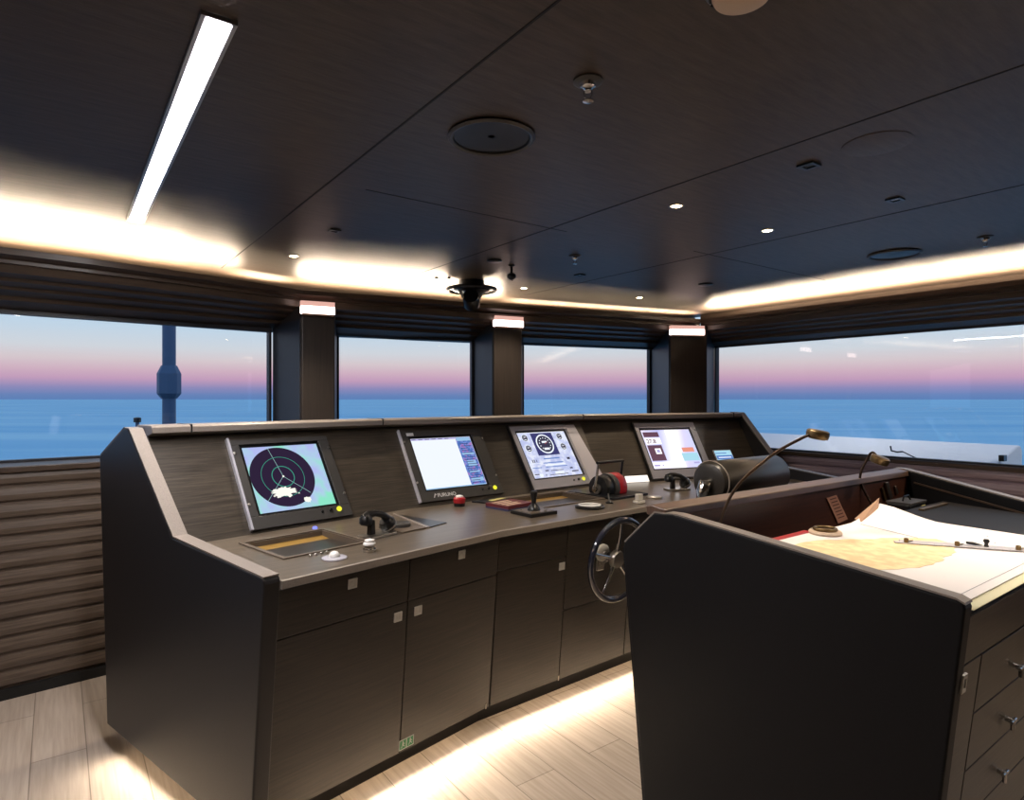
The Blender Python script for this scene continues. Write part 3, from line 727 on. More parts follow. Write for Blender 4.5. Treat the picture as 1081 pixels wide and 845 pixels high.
def handset(i, u, s, ang, label, sc_=1.0):
    f = at(i, u, s) @ Matrix.Rotation(math.radians(ang), 4, 'Z') @ Matrix.Scale(sc_, 4)
    t = thing('telephone_handset', f @ V((0, 0, 0)), label, 'telephone')
    MB().box(-.075, .075, -.045, .045, .0003, .012, f).build('base_plate', 'steel', t, bevel=.003)
    MB().prism([(-.05, .012), (-.018, .012), (-.022, .075), (-.045, .075)], -.012, .012, f @ Matrix.Rotation(math.pi / 2, 4, 'X')).build('cradle', 'black', t, bevel=.004)
    pts = [(-.078, 0, .088), (-.05, 0, .098), (-.015, 0, .100), (.025, 0, .090), (.060, 0, .066), (.080, 0, .045)]
    r = MB(); r.tube([f @ V(p) for p in pts], [.017 * sc_, .018 * sc_, .014 * sc_, .014 * sc_, .018 * sc_, .017 * sc_], 14); r.build('grip', 'black', t, smooth=True)
    m1 = f @ Matrix.Translation((-.064, 0, .072)) @ Matrix.Rotation(math.radians(8), 4, 'Y')
    MB().lathe([(.020, -.016), (.027, -.008), (.028, .012), (.02, .026)], 24, m1).build('earpiece', 'black', t, smooth=True)
    m2 = f @ Matrix.Translation((.062, 0, .042)) @ Matrix.Rotation(math.radians(-38), 4, 'Y')
    MB().lathe([(.028, -.024), (.036, -.014), (.037, .010), (.026, .026)], 24, m2).build('mouthpiece', 'black', t, smooth=True)
    MB().lathe([(.0385, -.010), (.0385, -.004)], 24, m2).build('rim_band', 'steel', t, smooth=True)
    return t
handset(0, .60, .325, 8, 'black curved telephone handset on a cradle between the first two screens', 1.0)
handset(2, .19, .345, 0, 'black curved telephone handset half hidden behind the padded bolster', 1.0)

# square pad with round disc, right of the handset
t = thing('worktop_pad', at(0, .80, .37) @ V((0, 0, 0)), 'flat square pad with a round disc on it right of the black handset', 'pad')
MB().box(.70, .838, .285, .455, D + .0004, D + .007, FD[0]).build('plate', 'tray_side', t, bevel=.002)
MB().lathe([(.048, .007), (.048, .020), (.040, .024)], 32, at(0, .775, .395)).build('disc', 'bezel', t, smooth=True)
# triangular recess cover
t = thing('wedge_cover', at(0, .93, .42) @ V((0, 0, 0)), 'black triangular cover with a steel edge set in the worktop', 'cover')
MB().prism([(.955, .672), (.985, .312), (.862, .290)], D + .0004, D + .004, FD[0]).build('cover_plate', 'black', t)
MB().prism([(.955, .672), (.862, .290), (.842, .290), (.948, .680)], D + .0004, D + .006, FD[0]).build('edge_strip', 'rail', t)

# red capped button
t = thing('alarm_button', at(1, .217, .64) @ V((0, 0, 0)), 'red button with a pale cap in front of the chart monitor lettering', 'button')
MB().lathe([(.030, .0003), (.030, .018)], 24, at(1, .217, .655)).build('base', 'black', t, smooth=True)
MB().lathe([(.030, .018), (.033, .028), (.033, .042), (.026, .050)], 24, at(1, .217, .655)).build('red_collar', 'red', t, smooth=True)
MB().lathe([(.022, .050), (.021, .056), (.012, .060)], 24, at(1, .217, .655)).build('cap', 'white', t, smooth=True)

# flat keypad with yellow end
t = thing('flat_keypad', at(1, .44, .66) @ V((0, 0, 0)), 'thin black keypad with a yellow strip lying at the foot of the second screen', 'keypad')
MB().prism([(.335, .705), (.39, .595), (.565, .650), (.53, .715)], D + .0004, D + .009, FD[1]).build('body', 'black', t, bevel=.001)
MB().prism([(.43, .625), (.545, .660), (.53, .69), (.42, .66)], D + .009, D + .011, FD[1]).build('yellow_strip', 'yellow_sticker', t)

# packs / books
t = thing('card_box', at(1, .42, .45) @ V((0, 0, 0)), 'flat red and blue boxed booklet lying on the worktop beside the joystick', 'box')
f = at(1, .41, .455) @ Matrix.Rotation(math.radians(8), 4, 'Z')
MB().box(-.10, .10, -.085, .085, .0004, .010, f).build('lower_cover', mat('booklet_blue', (52, 58, 92), .4), t, bevel=.001)
MB().box(-.10, .10, -.085, .085, .010, .026, f).build('upper_cover', mat('booklet_red', (92, 30, 36), .4), t, bevel=.001)
r = MB()
for k_ in range(4): r.box(-.08, .03 + .015 * (k_ % 2), -.06 + .035 * k_, -.046 + .035 * k_, .026, .0266, f)
r.build('printed_lines', 'cream', t)

# joystick on a square plate
t = thing('joystick', at(1, .385, .22) @ V((0, 0, 0)), 'black joystick with a flared grip on a square black plate', 'joystick')
f = at(1, .385, .225)
MB().box(-.088, .088, -.082, .082, .0004, .018, f).build('base_box', 'black', t, bevel=.002)
MB().box(-.076, .076, -.070, .070, .018, .0195, f).build('face_plate', 'tray_side', t)
MB().lathe([(.034, .0195), (.032, .030), (.022, .045), (.012, .055)], 24, f).build('boot', 'black', t, smooth=True)
MB().lathe([(.011, .05), (.013, .07), (.018, .095), (.020, .112), (.012, .118)], 20, f).build('grip', 'black', t, smooth=True)
r = MB()
for a, b in ((-.05, .04), (.05, .04), (.055, -.03), (-.055, -.035), (0.03, -.055)): r.lathe([(.007, .0195), (.007, .024)], 12, f @ Matrix.Translation((a, b, 0)))
r.build('button_set', 'steel', t)

# round dial
t = thing('round_dial', at(1, .735, .165) @ V((0, 0, 0)), 'low round black dial with pale face near the worktop edge above the wheel', 'dial')
MB().lathe([(.078, .0004), (.080, .010), (.074, .016)], 36, at(1, .735, .17)).build('dial_case', 'black', t, smooth=True)
MB().lathe([(.062, .016), (.062, .018)], 36, at(1, .735, .17)).build('dial_face', 'label', t)
MB().box(-.004, .004, -.05, .05, .018, .0195, at(1, .735, .17) @ Matrix.Rotation(.7, 4, 'Z')).build('needle', 'black', t)

# throttle
f = at(1, 1.135, .40)
t = thing('engine_throttle', f @ V((0, 0, 0)), 'engine throttle with red and black drum and two chrome levers joined on top', 'throttle')
MB().box(-.12, .19, -.15, .17, .0004, .014, f).build('base_plate', 'black', t, bevel=.003)
ax = f @ Matrix.Rotation(math.pi / 2, 4, 'Y')     # drum axis along the console
def drum(u0, u1, r_, m_, nm, lb=None):
    MB().lathe([(r_ * .97, u0), (r_, u0 + .004), (r_, u1 - .004), (r_ * .97, u1)], 40, f @ Matrix.Translation((0, 0.02, .045)) @ Matrix.Rotation(math.pi / 2, 4, 'Y')).build(nm, m_, t, smooth=True, label=lb)
drum(-.07, -.002, .078, 'black', 'drum'); drum(.0, .034, .088, 'bezel', 'drum'); drum(.036, .098, .088, 'red', 'drum', 'red half of the drum')
drum(-.088, -.072, .03, 'steel', 'hub'); drum(.1, .115, .03, 'steel', 'hub')
for uu, m_ in ((-.095, 'chrome'), (.122, 'black')):
    MB().tube([f @ V((uu, .02, .045)), f @ V((uu, .01, .10)), f @ V((uu, -.005, .20))], [.012, .009, .007], 12).build('lever', m_, t, smooth=True)
MB().tube([f @ V((-.105, -.005, .205)), f @ V((.13, -.005, .205))], .009, 12).build('crossbar_grip', 'black', t, smooth=True)
MB().lathe([(.017, -.01), (.02, 0), (.017, .01)], 20, f @ Matrix.Translation((-.095, .02, .045)) @ Matrix.Rotation(math.pi / 2, 4, 'Y')).build('lever_boss', 'chrome', t, smooth=True)

# other small things near the throttle
t = thing('acrylic_stand', at(1, 1.048, .10) @ V((0, 0, 0)), 'small clear acrylic block standing at the worktop edge right of the dial', 'ornament')
MB().box(-.030, .030, -.022, .022, .0004, .016, at(1, 1.06, .10)).build('foot', 'clear', t, bevel=.003)
MB().box(-.020, .020, -.014, .014, .016, .052, at(1, 1.06, .10)).build('body', 'clear', t, bevel=.004)
tag(MB().lathe([(.050, .0004), (.050, .006), (.044, .010)], 32, at(1, 1.275, .165)).build('flush_disc', 'steel', smooth=True), 'flat grey metal disc on the worktop left of the padded bolster', 'disc')
t = thing('small_lever', at(1, .93, .20) @ V((0, 0, 0)), 'tiny black lever on a round foot between the dial and the throttle', 'lever')
MB().lathe([(.022, .0004), (.022, .008), (.010, .012)], 20, at(1, .925, .20)).build('foot', 'black', t, smooth=True)
MB().tube([at(1, .925, .20) @ V((0, 0, .01)), at(1, .925, .20) @ V((.0, .01, .055))], [.005, .004], 10).build('stem', 'steel', t, smooth=True)
t = thing('flat_tablet', at(1, .99, .5) @ V((0, 0, 0)), 'thin black panel lying left of the throttle at the foot of the third screen', 'panel')
MB().prism([(1.03, .585), (1.02, .64), (1.15, .70), (1.17, .59)], D + .0004, D + .008, FD[1]).build('plate', 'black', t)

# ------------------------------------------------------------------ steering wheel
fw = FF[1] @ Matrix.Translation((.70, .595, .018))
t = thing('steering_wheel', fw @ V((0, 0, 0)), 'five-spoke chrome steering wheel with glossy dark rim on the console front', 'steering wheel')
WZ = .10
R_ = .205
MB().tube([fw @ V((R_ * math.cos(a), R_ * math.sin(a), WZ)) for a in [2 * math.pi * k_ / 64 for k_ in range(64)]], .0155, 16, closed=True).build('rim', mat('rim_black_gloss', (38, 40, 52), .12, spec=.8, coat=.6), t, smooth=True)
MB().tube([fw @ V(((R_ - .0145) * math.cos(a), (R_ - .0145) * math.sin(a), WZ)) for a in [2 * math.pi * k_ / 64 for k_ in range(64)]], .0058, 10, closed=True).build('rim_inlay', 'chrome', t, smooth=True)
MB().lathe([(.036, WZ - .035), (.044, WZ - .03), (.046, WZ - .01), (.040, WZ + .002), (.01, WZ + .004)], 32, fw).build('hub', 'steel', t, smooth=True)
for k_ in range(5):
    a = math.radians(90 + 72 * k_); c, s = math.cos(a), math.sin(a)
    MB().tube([fw @ V((.036 * c, .036 * s, WZ - .015)), fw @ V((.12 * c, .12 * s, WZ - .004)), fw @ V(((R_ - .006) * c, (R_ - .006) * s, WZ))], [.010, .0085, .007], 12).build('spoke', 'chrome', t, smooth=True)
MB().lathe([(.040, 0), (.040, .012), (.022, .02), (.022, WZ - .03)], 24, fw).build('shaft', 'black', t, smooth=True)
# rotary control on the cabinet behind the wheel
fv = FF[1] @ Matrix.Translation((.665, .615, .018)) @ Matrix.Diagonal((1.3, 1.3, 1.0, 1))
t = thing('drawer_lock', fv @ V((0, 0, 0)), 'round chrome lock with a plate on the cabinet front behind the wheel', 'lock')
MB().box(-.022, .022, -.075, .02, 0.0003, .012, fv).build('plate', 'chrome', t, bevel=.006)
MB().lathe([(.034, .012), (.034, .024), (.026, .030), (.010, .031)], 28, fv).build('rosette', 'latch', t, smooth=True)
MB().lathe([(.009, .031), (.007, .040)], 14, fv).build('pin', 'steel', t, smooth=True)

# ------------------------------------------------------------------ helm chair behind the chart table
HC = V((1.19, 3.20, 0)); hd = bearing(53); hn = V((-hd.y, hd.x, 0)); HZ = 1.095
t = thing('helm_chair', HC, 'black padded bolster of the helm seat with a chrome bracket at its end', 'chair')
Rb = .100
fx = frame(HC + Z * HZ, hn, Z, hd)
MB().lathe([(.001, -.30), (.065, -.30), (.088, -.293), (Rb, -.273), (Rb, .273), (.088, .293), (.065, .30), (.001, .30)], 48, fx).build('bolster', 'bolster', t, smooth=True)
MB().tube([fx @ V((math.cos(a) * (Rb + .0005), math.sin(a) * (Rb + .0005), -.273)) for a in [2 * math.pi * k_ / 48 for k_ in range(48)]], .003, 8, closed=True).build('piping', 'rail', t, smooth=True)
pb = [(0, -.01, -.300), (-.0, -.012, -.325), (-.0, -.045, -.345), (0, -.11, -.345), (0, -.2, -.32), (0, -.34, -.20)]
MB().tube([fx @ V((p[0], p[1], p[2])) for p in pb], [.034, .034, .030, .026, .022, .022], 16).build('bracket', 'chrome', t, smooth=True)
MB().prism([(-.22, -.62), (.22, -.62), (.24, -.14), (-.24, -.14)], -.05, .04, frame(HC + Z * HZ, hd, Z, hn)).build('backrest', 'bolster', t, bevel=.03, seg=4)
MB().box(-.24, .24, .0, .36, -.60, -.49, frame(HC + Z * HZ, hd, hn, Z)).build('seat', 'bolster', t, bevel=.03, seg=4)
MB().lathe([(.20, 0), (.20, .02), (.05, .05), (.05, .50)], 28, Matrix.Translation(HC + hn * .12)).build('pedestal', 'steel', t, smooth=True)

# ------------------------------------------------------------------ chart table
T0 = V((.998, 1.37, 0))
FT = frame(T0, E1, E2, Z)                       # x along the front, y away from the operator
WT = 1.89
ct = thing('chart_table', FT @ V((WT / 2, .45, 0)), 'near black leather-sided chart table with drawers and raised back rim', 'table')
side = [(.105, .05), (.0, 1.035), (.004, 1.046), (.018, 1.052), (.79, 1.122), (.81, 1.125), (.885, 1.116), (.895, 1.108), (1.02, .992), (1.026, .975), (.93, .13), (.925, .05)]
fs = frame(T0, E2, Z, -E1)
r = MB(); r.prism(side, -.045, .0, fs); r.build('side_panel', 'table_leather', ct, bevel=.006, seg=3)
# edging on the top of the near side panel
r = MB(); top = [(.0, 1.044), (.018, 1.0515), (.79, 1.1215), (.885, 1.117), (1.02, .993)]
r.loft([[fs @ V((s, z, w)) for s, z in [(a, b + .0) for a, b in top] + [(a + .002, b + .005) for a, b in top[::-1]]] for w in (-.043, -.002)])
r.build('side_panel_edging', 'rail', ct)
# far side panel, set slightly skew
P0 = FT @ V((WT, .86, 0)); P1 = FT @ V((WT - .09, .02, 0)); P1 = P0 + bearing(160) * .86
dsp = (P1 - P0).normalized(); nsp = V((-dsp.y, dsp.x, 0))
ff = frame(P0, dsp, Z, dsp.cross(Z))
r = MB(); r.prism([(-.02, .05), (-.05, 1.137), (.0, 1.137), (.86, 1.015), (.86, .98), (.77, .05)], -.022, .022, ff); r.build('side_panel', 'table_leather', ct, bevel=.005)
r = MB(); r.loft([[ff @ V(p) for p in ((-.05, 1.1375, w), (.0, 1.1375, w), (.86, 1.0155, w), (.86, 1.0205, w), (.0, 1.1425, w), (-.05, 1.1425, w))] for w in (-.021, .021)]); r.build('side_panel_edging', 'rail', ct)
r = MB(); r.prism([(.06, 1.075), (.86, .962), (.86, .970), (.06, 1.083)], .022, .027, ff); r.build('inner_ledge', 'cornice', ct)
# back: outer apron, rim and inner wall
MB().prism([(.93, .05), (1.03, .97), (.91, 1.10), (.885, 1.10), (.885, .05)], 0.003, WT - .02, frame(T0, E2, Z, E1)).build('back_apron', 'table_leather', ct)
MB().prism([(.835, 1.108), (.84, 1.134), (.90, 1.142), (.925, 1.135), (.92, 1.105)], 0.003, WT, frame(T0, E2, Z, E1)).build('back_rim', 'rim', ct, bevel=.004)
MB().box(.003, WT - .0, .845, .883, .90, 1.108, FT).build('inner_wall', 'inner', ct)
MB().box(.003, WT - .05, .64, .845, .885, .90, FT).build('trough_floor', 'inner', ct)
# board the charts lie on
MB().prism(plan([V((.003, .008, 0)), V((1.53, .008, 0)), V((1.72, .64, 0)), V((.003, .64, 0))]), .985, 1.022, FT).build('chart_board', 'table_leather', ct, bevel=.002)
MB().box(.003, 1.50, .012, .05, .94, .9845, FT).build('front_rail', 'wenge', ct)
# carcass and drawers
tf_v = V((0, -.118, 1)).normalized()
yv = (E2 * -.118 + Z).normalized(); wv = E1.cross(yv)
FTF = frame(FT @ V((0, .118, .05)), E1, yv, wv)      # leaning front face: x along, y up, z out
r = MB(); r.prism([(.15, .05), (.045, .94), (.64, .94), (.64, .885), (.88, .885), (.88, .05)], 0.003, 1.42, frame(T0, E2, Z, E1)); r.build('carcass', 'wenge', ct)
def tfront(kind, u0, u1, z0, z1, hand=None):
    k1 = 1.007
    o = MB().box(u0 + .002, u1 - .002, (z0 - .05) * k1 + .002, (z1 - .05) * k1 - .002, -.016, .002, FTF).build(kind, 'wenge', ct, bevel=.0015)
    if hand == 'latch':
        uu, vv = hand_at
        l = MB().ring(uu - .012, uu + .012, vv - .022, vv + .022, uu - .006, uu + .006, vv - .012, vv + .012, .002, .008, FTF); l.build('latch', 'latch', o)
    if hand == 'bar':
        uu, vv = u0 + .27, z0 - .05 + .055
        l = MB(); l.tube([FTF @ V((uu - .014, vv, .018)), FTF @ V((uu + .022, vv, .018))], .0045, 12); l.tube([FTF @ V((uu, vv, .0)), FTF @ V((uu, vv, .02))], .007, 12); l.tube([FTF @ V((uu + .003, vv + .006, .016)), FTF @ V((uu, vv - .024, .020))], .005, 12)
        l.build('turn_handle', 'chrome', o, smooth=True)
hand_at = (.045, .81)
tfront('door', .003, .155, .06, .895, 'latch')
tfront('apron_board', .003, 1.42, .895, 1.012)
for z1_, z0_ in ((.893, .745), (.745, .597), (.597, .449), (.449, .30), (.30, .06)):
    tfront('drawer', .157, .86, z0_, z1_, 'bar'); tfront('drawer', .862, 1.42, z0_, z1_, 'bar')
MB().box(.02, 1.38, .20, .86, 0, .05, FT).build('plinth', 'dark', ct)

# charts
def sheet(corners, name, m, label, cat, z0=1.0, thick=.0015, lift=None, nx=26, ny=16, zoff=0):
    """thin paper sheet draped over the board; corners FL, FR, BR, BL in table coordinates"""
    FLc, FRc, BRc, BLc = [V(c) for c in corners]; r = MB(); pts = []
    for side_ in (0, 1):
        for j in range(ny + 1):
            for i in range(nx + 1):
                a, b = i / nx, j / ny
                p = FLc * (1 - a) * (1 - b) + FRc * a * (1 - b) + BRc * a * b + BLc * (1 - a) * b
                z = (lift(p.x, p.y) if lift else 0) + (thick if side_ == 0 else 0)
                pts.append(FT @ V((p.x, p.y, z0 + z)))
    n1 = (nx + 1) * (ny + 1); fs_ = []
    for j in range(ny):
        for i in range(nx):
            a = j * (nx + 1) + i; fs_.append((a, a + 1, a + nx + 2, a + nx + 1)); fs_.append((n1 + a, n1 + a + nx + 1, n1 + a + nx + 2, n1 + a + 1))
    edge = [i for i in range(nx)]
    for i in range(nx):
        fs_.append((i, n1 + i, n1 + i + 1, i + 1)); q0 = ny * (nx + 1) + i; fs_.append((q0, q0 + 1, n1 + q0 + 1, n1 + q0))
    for j in range(ny):
        q0 = j * (nx + 1); fs_.append((q0, q0 + nx + 1, n1 + q0 + nx + 1, n1 + q0)); q0 += nx; fs_.append((q0, n1 + q0, n1 + q0 + nx + 1, q0 + nx + 1))
    r.add(pts, fs_)
    o = r.build(name, m, smooth=True)
    return tag(o, label, cat)
sheet([(.05, .0, 0), (1.06, .0, 0), (1.06, .60, 0), (.05, .610, 0)], 'paper_chart', 'paper_under', 'cream-edged lower chart sheet projecting under the white chart', 'chart', z0=1.0225)
lift = lambda x, y: .050 * max(0, 1 - math.hypot((x - 1.08) / .26, (y - .64) / .20)) ** 1.3 + .004 * math.sin(x * 5) * max(0, y)
top_chart = sheet([(.048, .028, 0), (1.08, .028, 0), (1.12, .64, 0), (.048, .622, 0)], 'paper_chart', 'paper', 'large white sea chart with yellow land spread over the table', 'chart', z0=1.026, lift=lift)
def on_chart(poly, nm, m, dz=.0005, h=.0005):
    r = MB(); n_ = len(poly)
    base = 1.0275
    p = [FT @ V((x, y, base + dz + lift(x, y))) for x, y in poly] + [FT @ V((x, y, base + dz + h + lift(x, y))) for x, y in poly]
    r.add(p, [tuple(range(n_))[::-1], tuple(range(n_, 2 * n_))] + [(i, (i + 1) % n_, n_ + (i + 1) % n_, n_ + i) for i in range(n_)])
    return r.build(nm, m, top_chart)
rnd = random.Random(11); land = []
for k_ in range(60):
    a = 2 * math.pi * k_ / 60; w = 1 + .09 * (rnd.random() - .5) + .12 * math.sin(3 * a + 1)
    land.append((.42 + .30 * w * math.cos(a) * 1.0 + .06 * math.sin(a), .375 + .155 * w * math.sin(a) - .28 * (.30 * math.cos(a))))
on_chart(land, 'printed_land', 'land')
on_chart([(.05, .055), (1.09, .055), (1.09, .0565), (.05, .0565)], 'printed_border', 'bezel_grey')
for k_ in range(3):
    x0_ = .75 + .1 * k_; on_chart([(x0_, .14 + .05 * k_), (x0_ + .02, .142 + .05 * k_), (x0_ + .02, .146 + .05 * k_), (x0_, .144 + .05 * k_)], 'printed_mark', 'bezel_grey')
on_chart([(.83, .60), (.835, .601), (.745, .375), (.74, .375)], 'fold_crease', 'bezel_grey')
# tan turned-up corner
r = MB(); pts = []
sheetc = [(.86, .612, .0285), (1.03, .625, .060), (1.095, .648, .094), (.90, .655, .030)]
r.add([FT @ V((x, y, 1.0 + z)) for x, y, z in sheetc] + [FT @ V((x, y, 1.0012 + z)) for x, y, z in sheetc], [(0, 3, 2, 1), (4, 5, 6, 7), (0, 1, 5, 4), (1, 2, 6, 5), (2, 3, 7, 6), (3, 0, 4, 7)])
r.build('turned_corner', 'paper_back', top_chart, label='tan turned-up back corner')
# red folder edge
tag(MB().prism([(.06, .55), (.56, .56), (.56, .672), (.06, .662)], 1.0242, 1.0256, FT).build('paper_folder', 'red'), 'red folder edge showing behind the white chart', 'folder')
# tape ring
t = thing('magnifier', FT @ V((.54, .60, 1.028)), 'low round brown and cream magnifier resting on the left rear of the chart', 'magnifier')
fm = FT @ Matrix.Translation((.545, .588, 1.0292))
MB().lathe([(.052, 0), (.054, .006), (.050, .012)], 32, fm).build('base', 'cream', t, smooth=True)
MB().tube([fm @ V((.034 * math.cos(a), .034 * math.sin(a), .017)) for a in [2 * math.pi * k_ / 32 for k_ in range(32)]], .006, 10, closed=True).build('rim', 'bronze', t, smooth=True)
MB().lathe([(.03, .012), (.028, .015)], 24, fm).build('lens', 'inner', t, smooth=True)
# parallel ruler
fr_ = frame(FT @ V((.607, .395, 1.029)), (FT @ V((.96, -.13, 0)) - FT @ V((.607, .395, 0))).normalized(), Z.cross((FT @ V((.96, -.13, 0)) - FT @ V((.607, .395, 0))).normalized()), Z)
t = thing('parallel_ruler', fr_ @ V((.2, 0, 0)), 'clear parallel ruler with brass hinge arms lying across the chart', 'ruler')
MB().box(0, .46, -.024, -.002, .0, .004, fr_).build('blade', 'ruler', t, bevel=.0008)
MB().box(.02, .48, .004, .026, .0, .004, fr_).build('blade', 'ruler', t, bevel=.0008)
for x in (.03, .17, .33):
    MB().prism([(x, -.016), (x + .006, -.018), (x + .03, .016), (x + .024, .018)], .0042, .0062, fr_).build('hinge_arm', 'bronze', t)
    MB().lathe([(.007, .004), (.007, .016), (.004, .018)], 14, fr_ @ Matrix.Translation((x + .003, -.015, 0))).build('hinge_knob', 'bronze', t, smooth=True)
MB().lathe([(.007, .004), (.005, .014), (.009, .022), (.006, .028)], 14, fr_ @ Matrix.Translation((.255, 0, 0))).build('handle_knob', 'black', t, smooth=True)
r = MB()
for k_ in range(22): r.box(.03 + .02 * k_, .031 + .02 * k_, -.023, -.016, .0041, .0044, fr_)
r.build('scale_marks', 'black', t)
# dividers beside
t = thing('dividers', fr_ @ V((.21, .0, .004)), 'small black chart dividers lying against the parallel ruler', 'dividers')
for s in (-1, 1): MB().tube([fr_ @ V((.205, .006, .012)), fr_ @ V((.225, .006 + s * .012, .010)), fr_ @ V((.245, .006 + s * .005, .008))], [.004, .003, .0012], 8).build('leg', 'black', t, smooth=True)

# copper plaque with lines on the inner wall
fwl = frame(FT @ V((0, .843, 0)), E1, Z, -E2)
t = thing('instruction_plaque', fwl @ V((1.15, 0, 0)) + Z * .96, 'pinkish notice plate with text lines on the inner back wall of the chart table', 'notice')
q4 = [(1.052, 1.072), (1.135, 1.078), (1.235, .962), (1.150, .952)]
MB().prism(q4, .0005, .003, fwl).build('plate', 'plum', t)
r = MB()
for k_ in range(7):
    tt = (k_ + .8) / 8.2; x = 1.052 + .098 * tt; z = 1.072 - .120 * tt
    r.prism([(x + .016, z + .001), (x + .070, z + .004), (x + .070, z + .009), (x + .016, z + .006)], .003, .0036, fwl)
r.build('text_lines', mat('engraved_lines', (92, 56, 46), .6), t)

# gooseneck lamps
def goose(pts, head_dir, label, m='goose'):
    pts = [V(p) for p in pts]; t = thing('gooseneck_lamp', pts[0], label, 'lamp')
    # Catmull-Rom
    P_ = [pts[0] * 2 - pts[1]] + pts + [pts[-1] * 2 - pts[-2]]; path = []
    for i in range(1, len(P_) - 2):
        for j in range(8):
            u = j / 8; a, b, c, d = P_[i - 1], P_[i], P_[i + 1], P_[i + 2]
            path.append(.5 * ((2 * b) + (c - a) * u + (2 * a - 5 * b + 4 * c - d) * u * u + (3 * b - a - 3 * c + d) * u ** 3))
    path.append(pts[-1])
    MB().tube(path, .0055, 12).build('gooseneck', m, t, smooth=True)
    MB().lathe([(.018, -.004), (.018, .008), (.010, .014)], 20, Matrix.Translation(pts[0])).build('base', 'black', t, smooth=True)
    z = V(head_dir).normalized(); x = z.orthogonal().normalized(); y = z.cross(x)
    fh_ = frame(pts[-1] + (pts[-1] - path[-4]).normalized() * .022 - z * .004, x, y, z)
    MB().lathe([(.024, -.016), (.037, -.014), (.040, .0), (.039, .012), (.033, .016)], 28, fh_).build('lamp_head', 'bronze', t, smooth=True)
    MB().lathe([(.028, -.0162), (.028, -.0175)], 28, fh_).build('lens', 'clear', t)
    return t
def scr(px, py, d): return V(((px - 540.5) / 657 * d, d, 1.5 - (py - 421) / 657 * d))
b0 = fwl @ V((.22, .935, .06)); b0 = FT @ V((.222, .785, .905))
goose([b0, FT @ V((.215, .79, 1.03)), scr(775, 518, 2.22), scr(812, 483, 2.25), scr(846, 463, 2.27), scr(858, 459, 2.28)], (.15, -.1, 1), 'tall gooseneck lamp leaning right from the left corner of the chart table')
c0 = FT @ V((1.42, .79, .905))
goose([c0, FT @ V((1.40, .80, .99)), scr(908, 507, 2.86), scr(916, 484, 2.84), scr(921, 478, 2.82), scr(926, 482, 2.79)], (.25, -.25, 1), 'short gooseneck lamp bent over the far rear of the chart table')

# instruments in the trough corner
t = thing('instrument_box', FT @ V((1.50, .70, .90)), 'black box with a pale sticker in the far corner of the chart table', 'box')
MB().box(1.43, 1.60, .665, .76, .901, 1.025, FT).build('case', 'black', t, bevel=.004)
MB().box(1.428, 1.604, .662, .763, 1.025, 1.036, FT).build('lid', 'bezel', t, bevel=.002)
MB().box(1.55, 1.59, .6625, .6646, .992, 1.015, FT).build('sticker', 'yellow_sticker', t)
MB().tube([FT @ V((1.47, .71, 1.036)), FT @ V((1.48, .71, 1.055)), FT @ V((1.53, .71, 1.058)), FT @ V((1.55, .71, 1.036))], .004, 8).build('carry_handle', 'black', t, smooth=True)
t = thing('pen_clip', FT @ V((1.58, .83, 1.03)), 'grey slanted tool clipped on the inner back wall beside the black box', 'tool')
MB().prism([(1.595, 1.095), (1.625, 1.098), (1.675, 1.02), (1.640, 1.012)], .001, .010, fwl).build('body', 'steel', t, bevel=.002)
MB().prism([(1.560, 1.075), (1.575, 1.075), (1.615, 1.012), (1.595, 1.008)], .001, .008, fwl).build('copper_bar', 'bronze', t, bevel=.002)
t = thing('pen_clip', FT @ V((1.72, .83, 1.03)), 'small pale clip on the inner wall right of the grey tool', 'tool')
MB().prism([(1.70, 1.07), (1.715, 1.072), (1.745, 1.03), (1.725, 1.028)], .001, .008, fwl).build('body', 'steel', t, bevel=.002)
t = thing('dark_tube', FT @ V((1.6, .62, 1.023)), 'thin dark ruler lying beyond the right edge of the chart', 'ruler')
MB().box(1.36, 1.62, .585, .605, 1.0225, 1.030, FT).build('stock', 'bronze', t, bevel=.001)

# ------------------------------------------------------------------ ceiling fixtures
def disc_frame(x, y, z=CEIL): return Matrix.Translation((x, y, z)) @ Matrix.Rotation(math.pi, 4, 'X')   # local z points down
# linear lamp
a = V((-.590, 1.254, 0)); b = V((-1.620, 2.677, 0)); d = (b - a).normalized(); n = V((d.y, -d.x, 0)); L = (b - a).length
fl_ = frame(a + Z * CEIL, d, Z.cross(d) * 1.0, Z)
t = thing('linear_ceiling_light', (a + b) / 2 + Z * CEIL, 'long bright white strip light recessed in the ceiling at upper left', 'ceiling light')
MB().box(0, L, -.023, .023, -.012, -.004, fl_).build('diffuser', 'led_cool', t)
MB().ring(-.006, L + .006, -.034, .034, 0, L, -.026, .026, -.010, -.0005, fl_).build('trim_frame', 'steel', t)
ld = bpy.data.lights.new('strip_glow', 'AREA'); ld.shape = 'RECTANGLE'; ld.size = L; ld.size_y = .05; ld.energy = 40; ld.color = (1.0, .95, .94)
lo = bpy.data.objects.new('strip_glow', ld); COL.objects.link(lo); lo.matrix_world = frame((a + b) / 2 + Z * (CEIL - .016), d, Z.cross(d), Z)

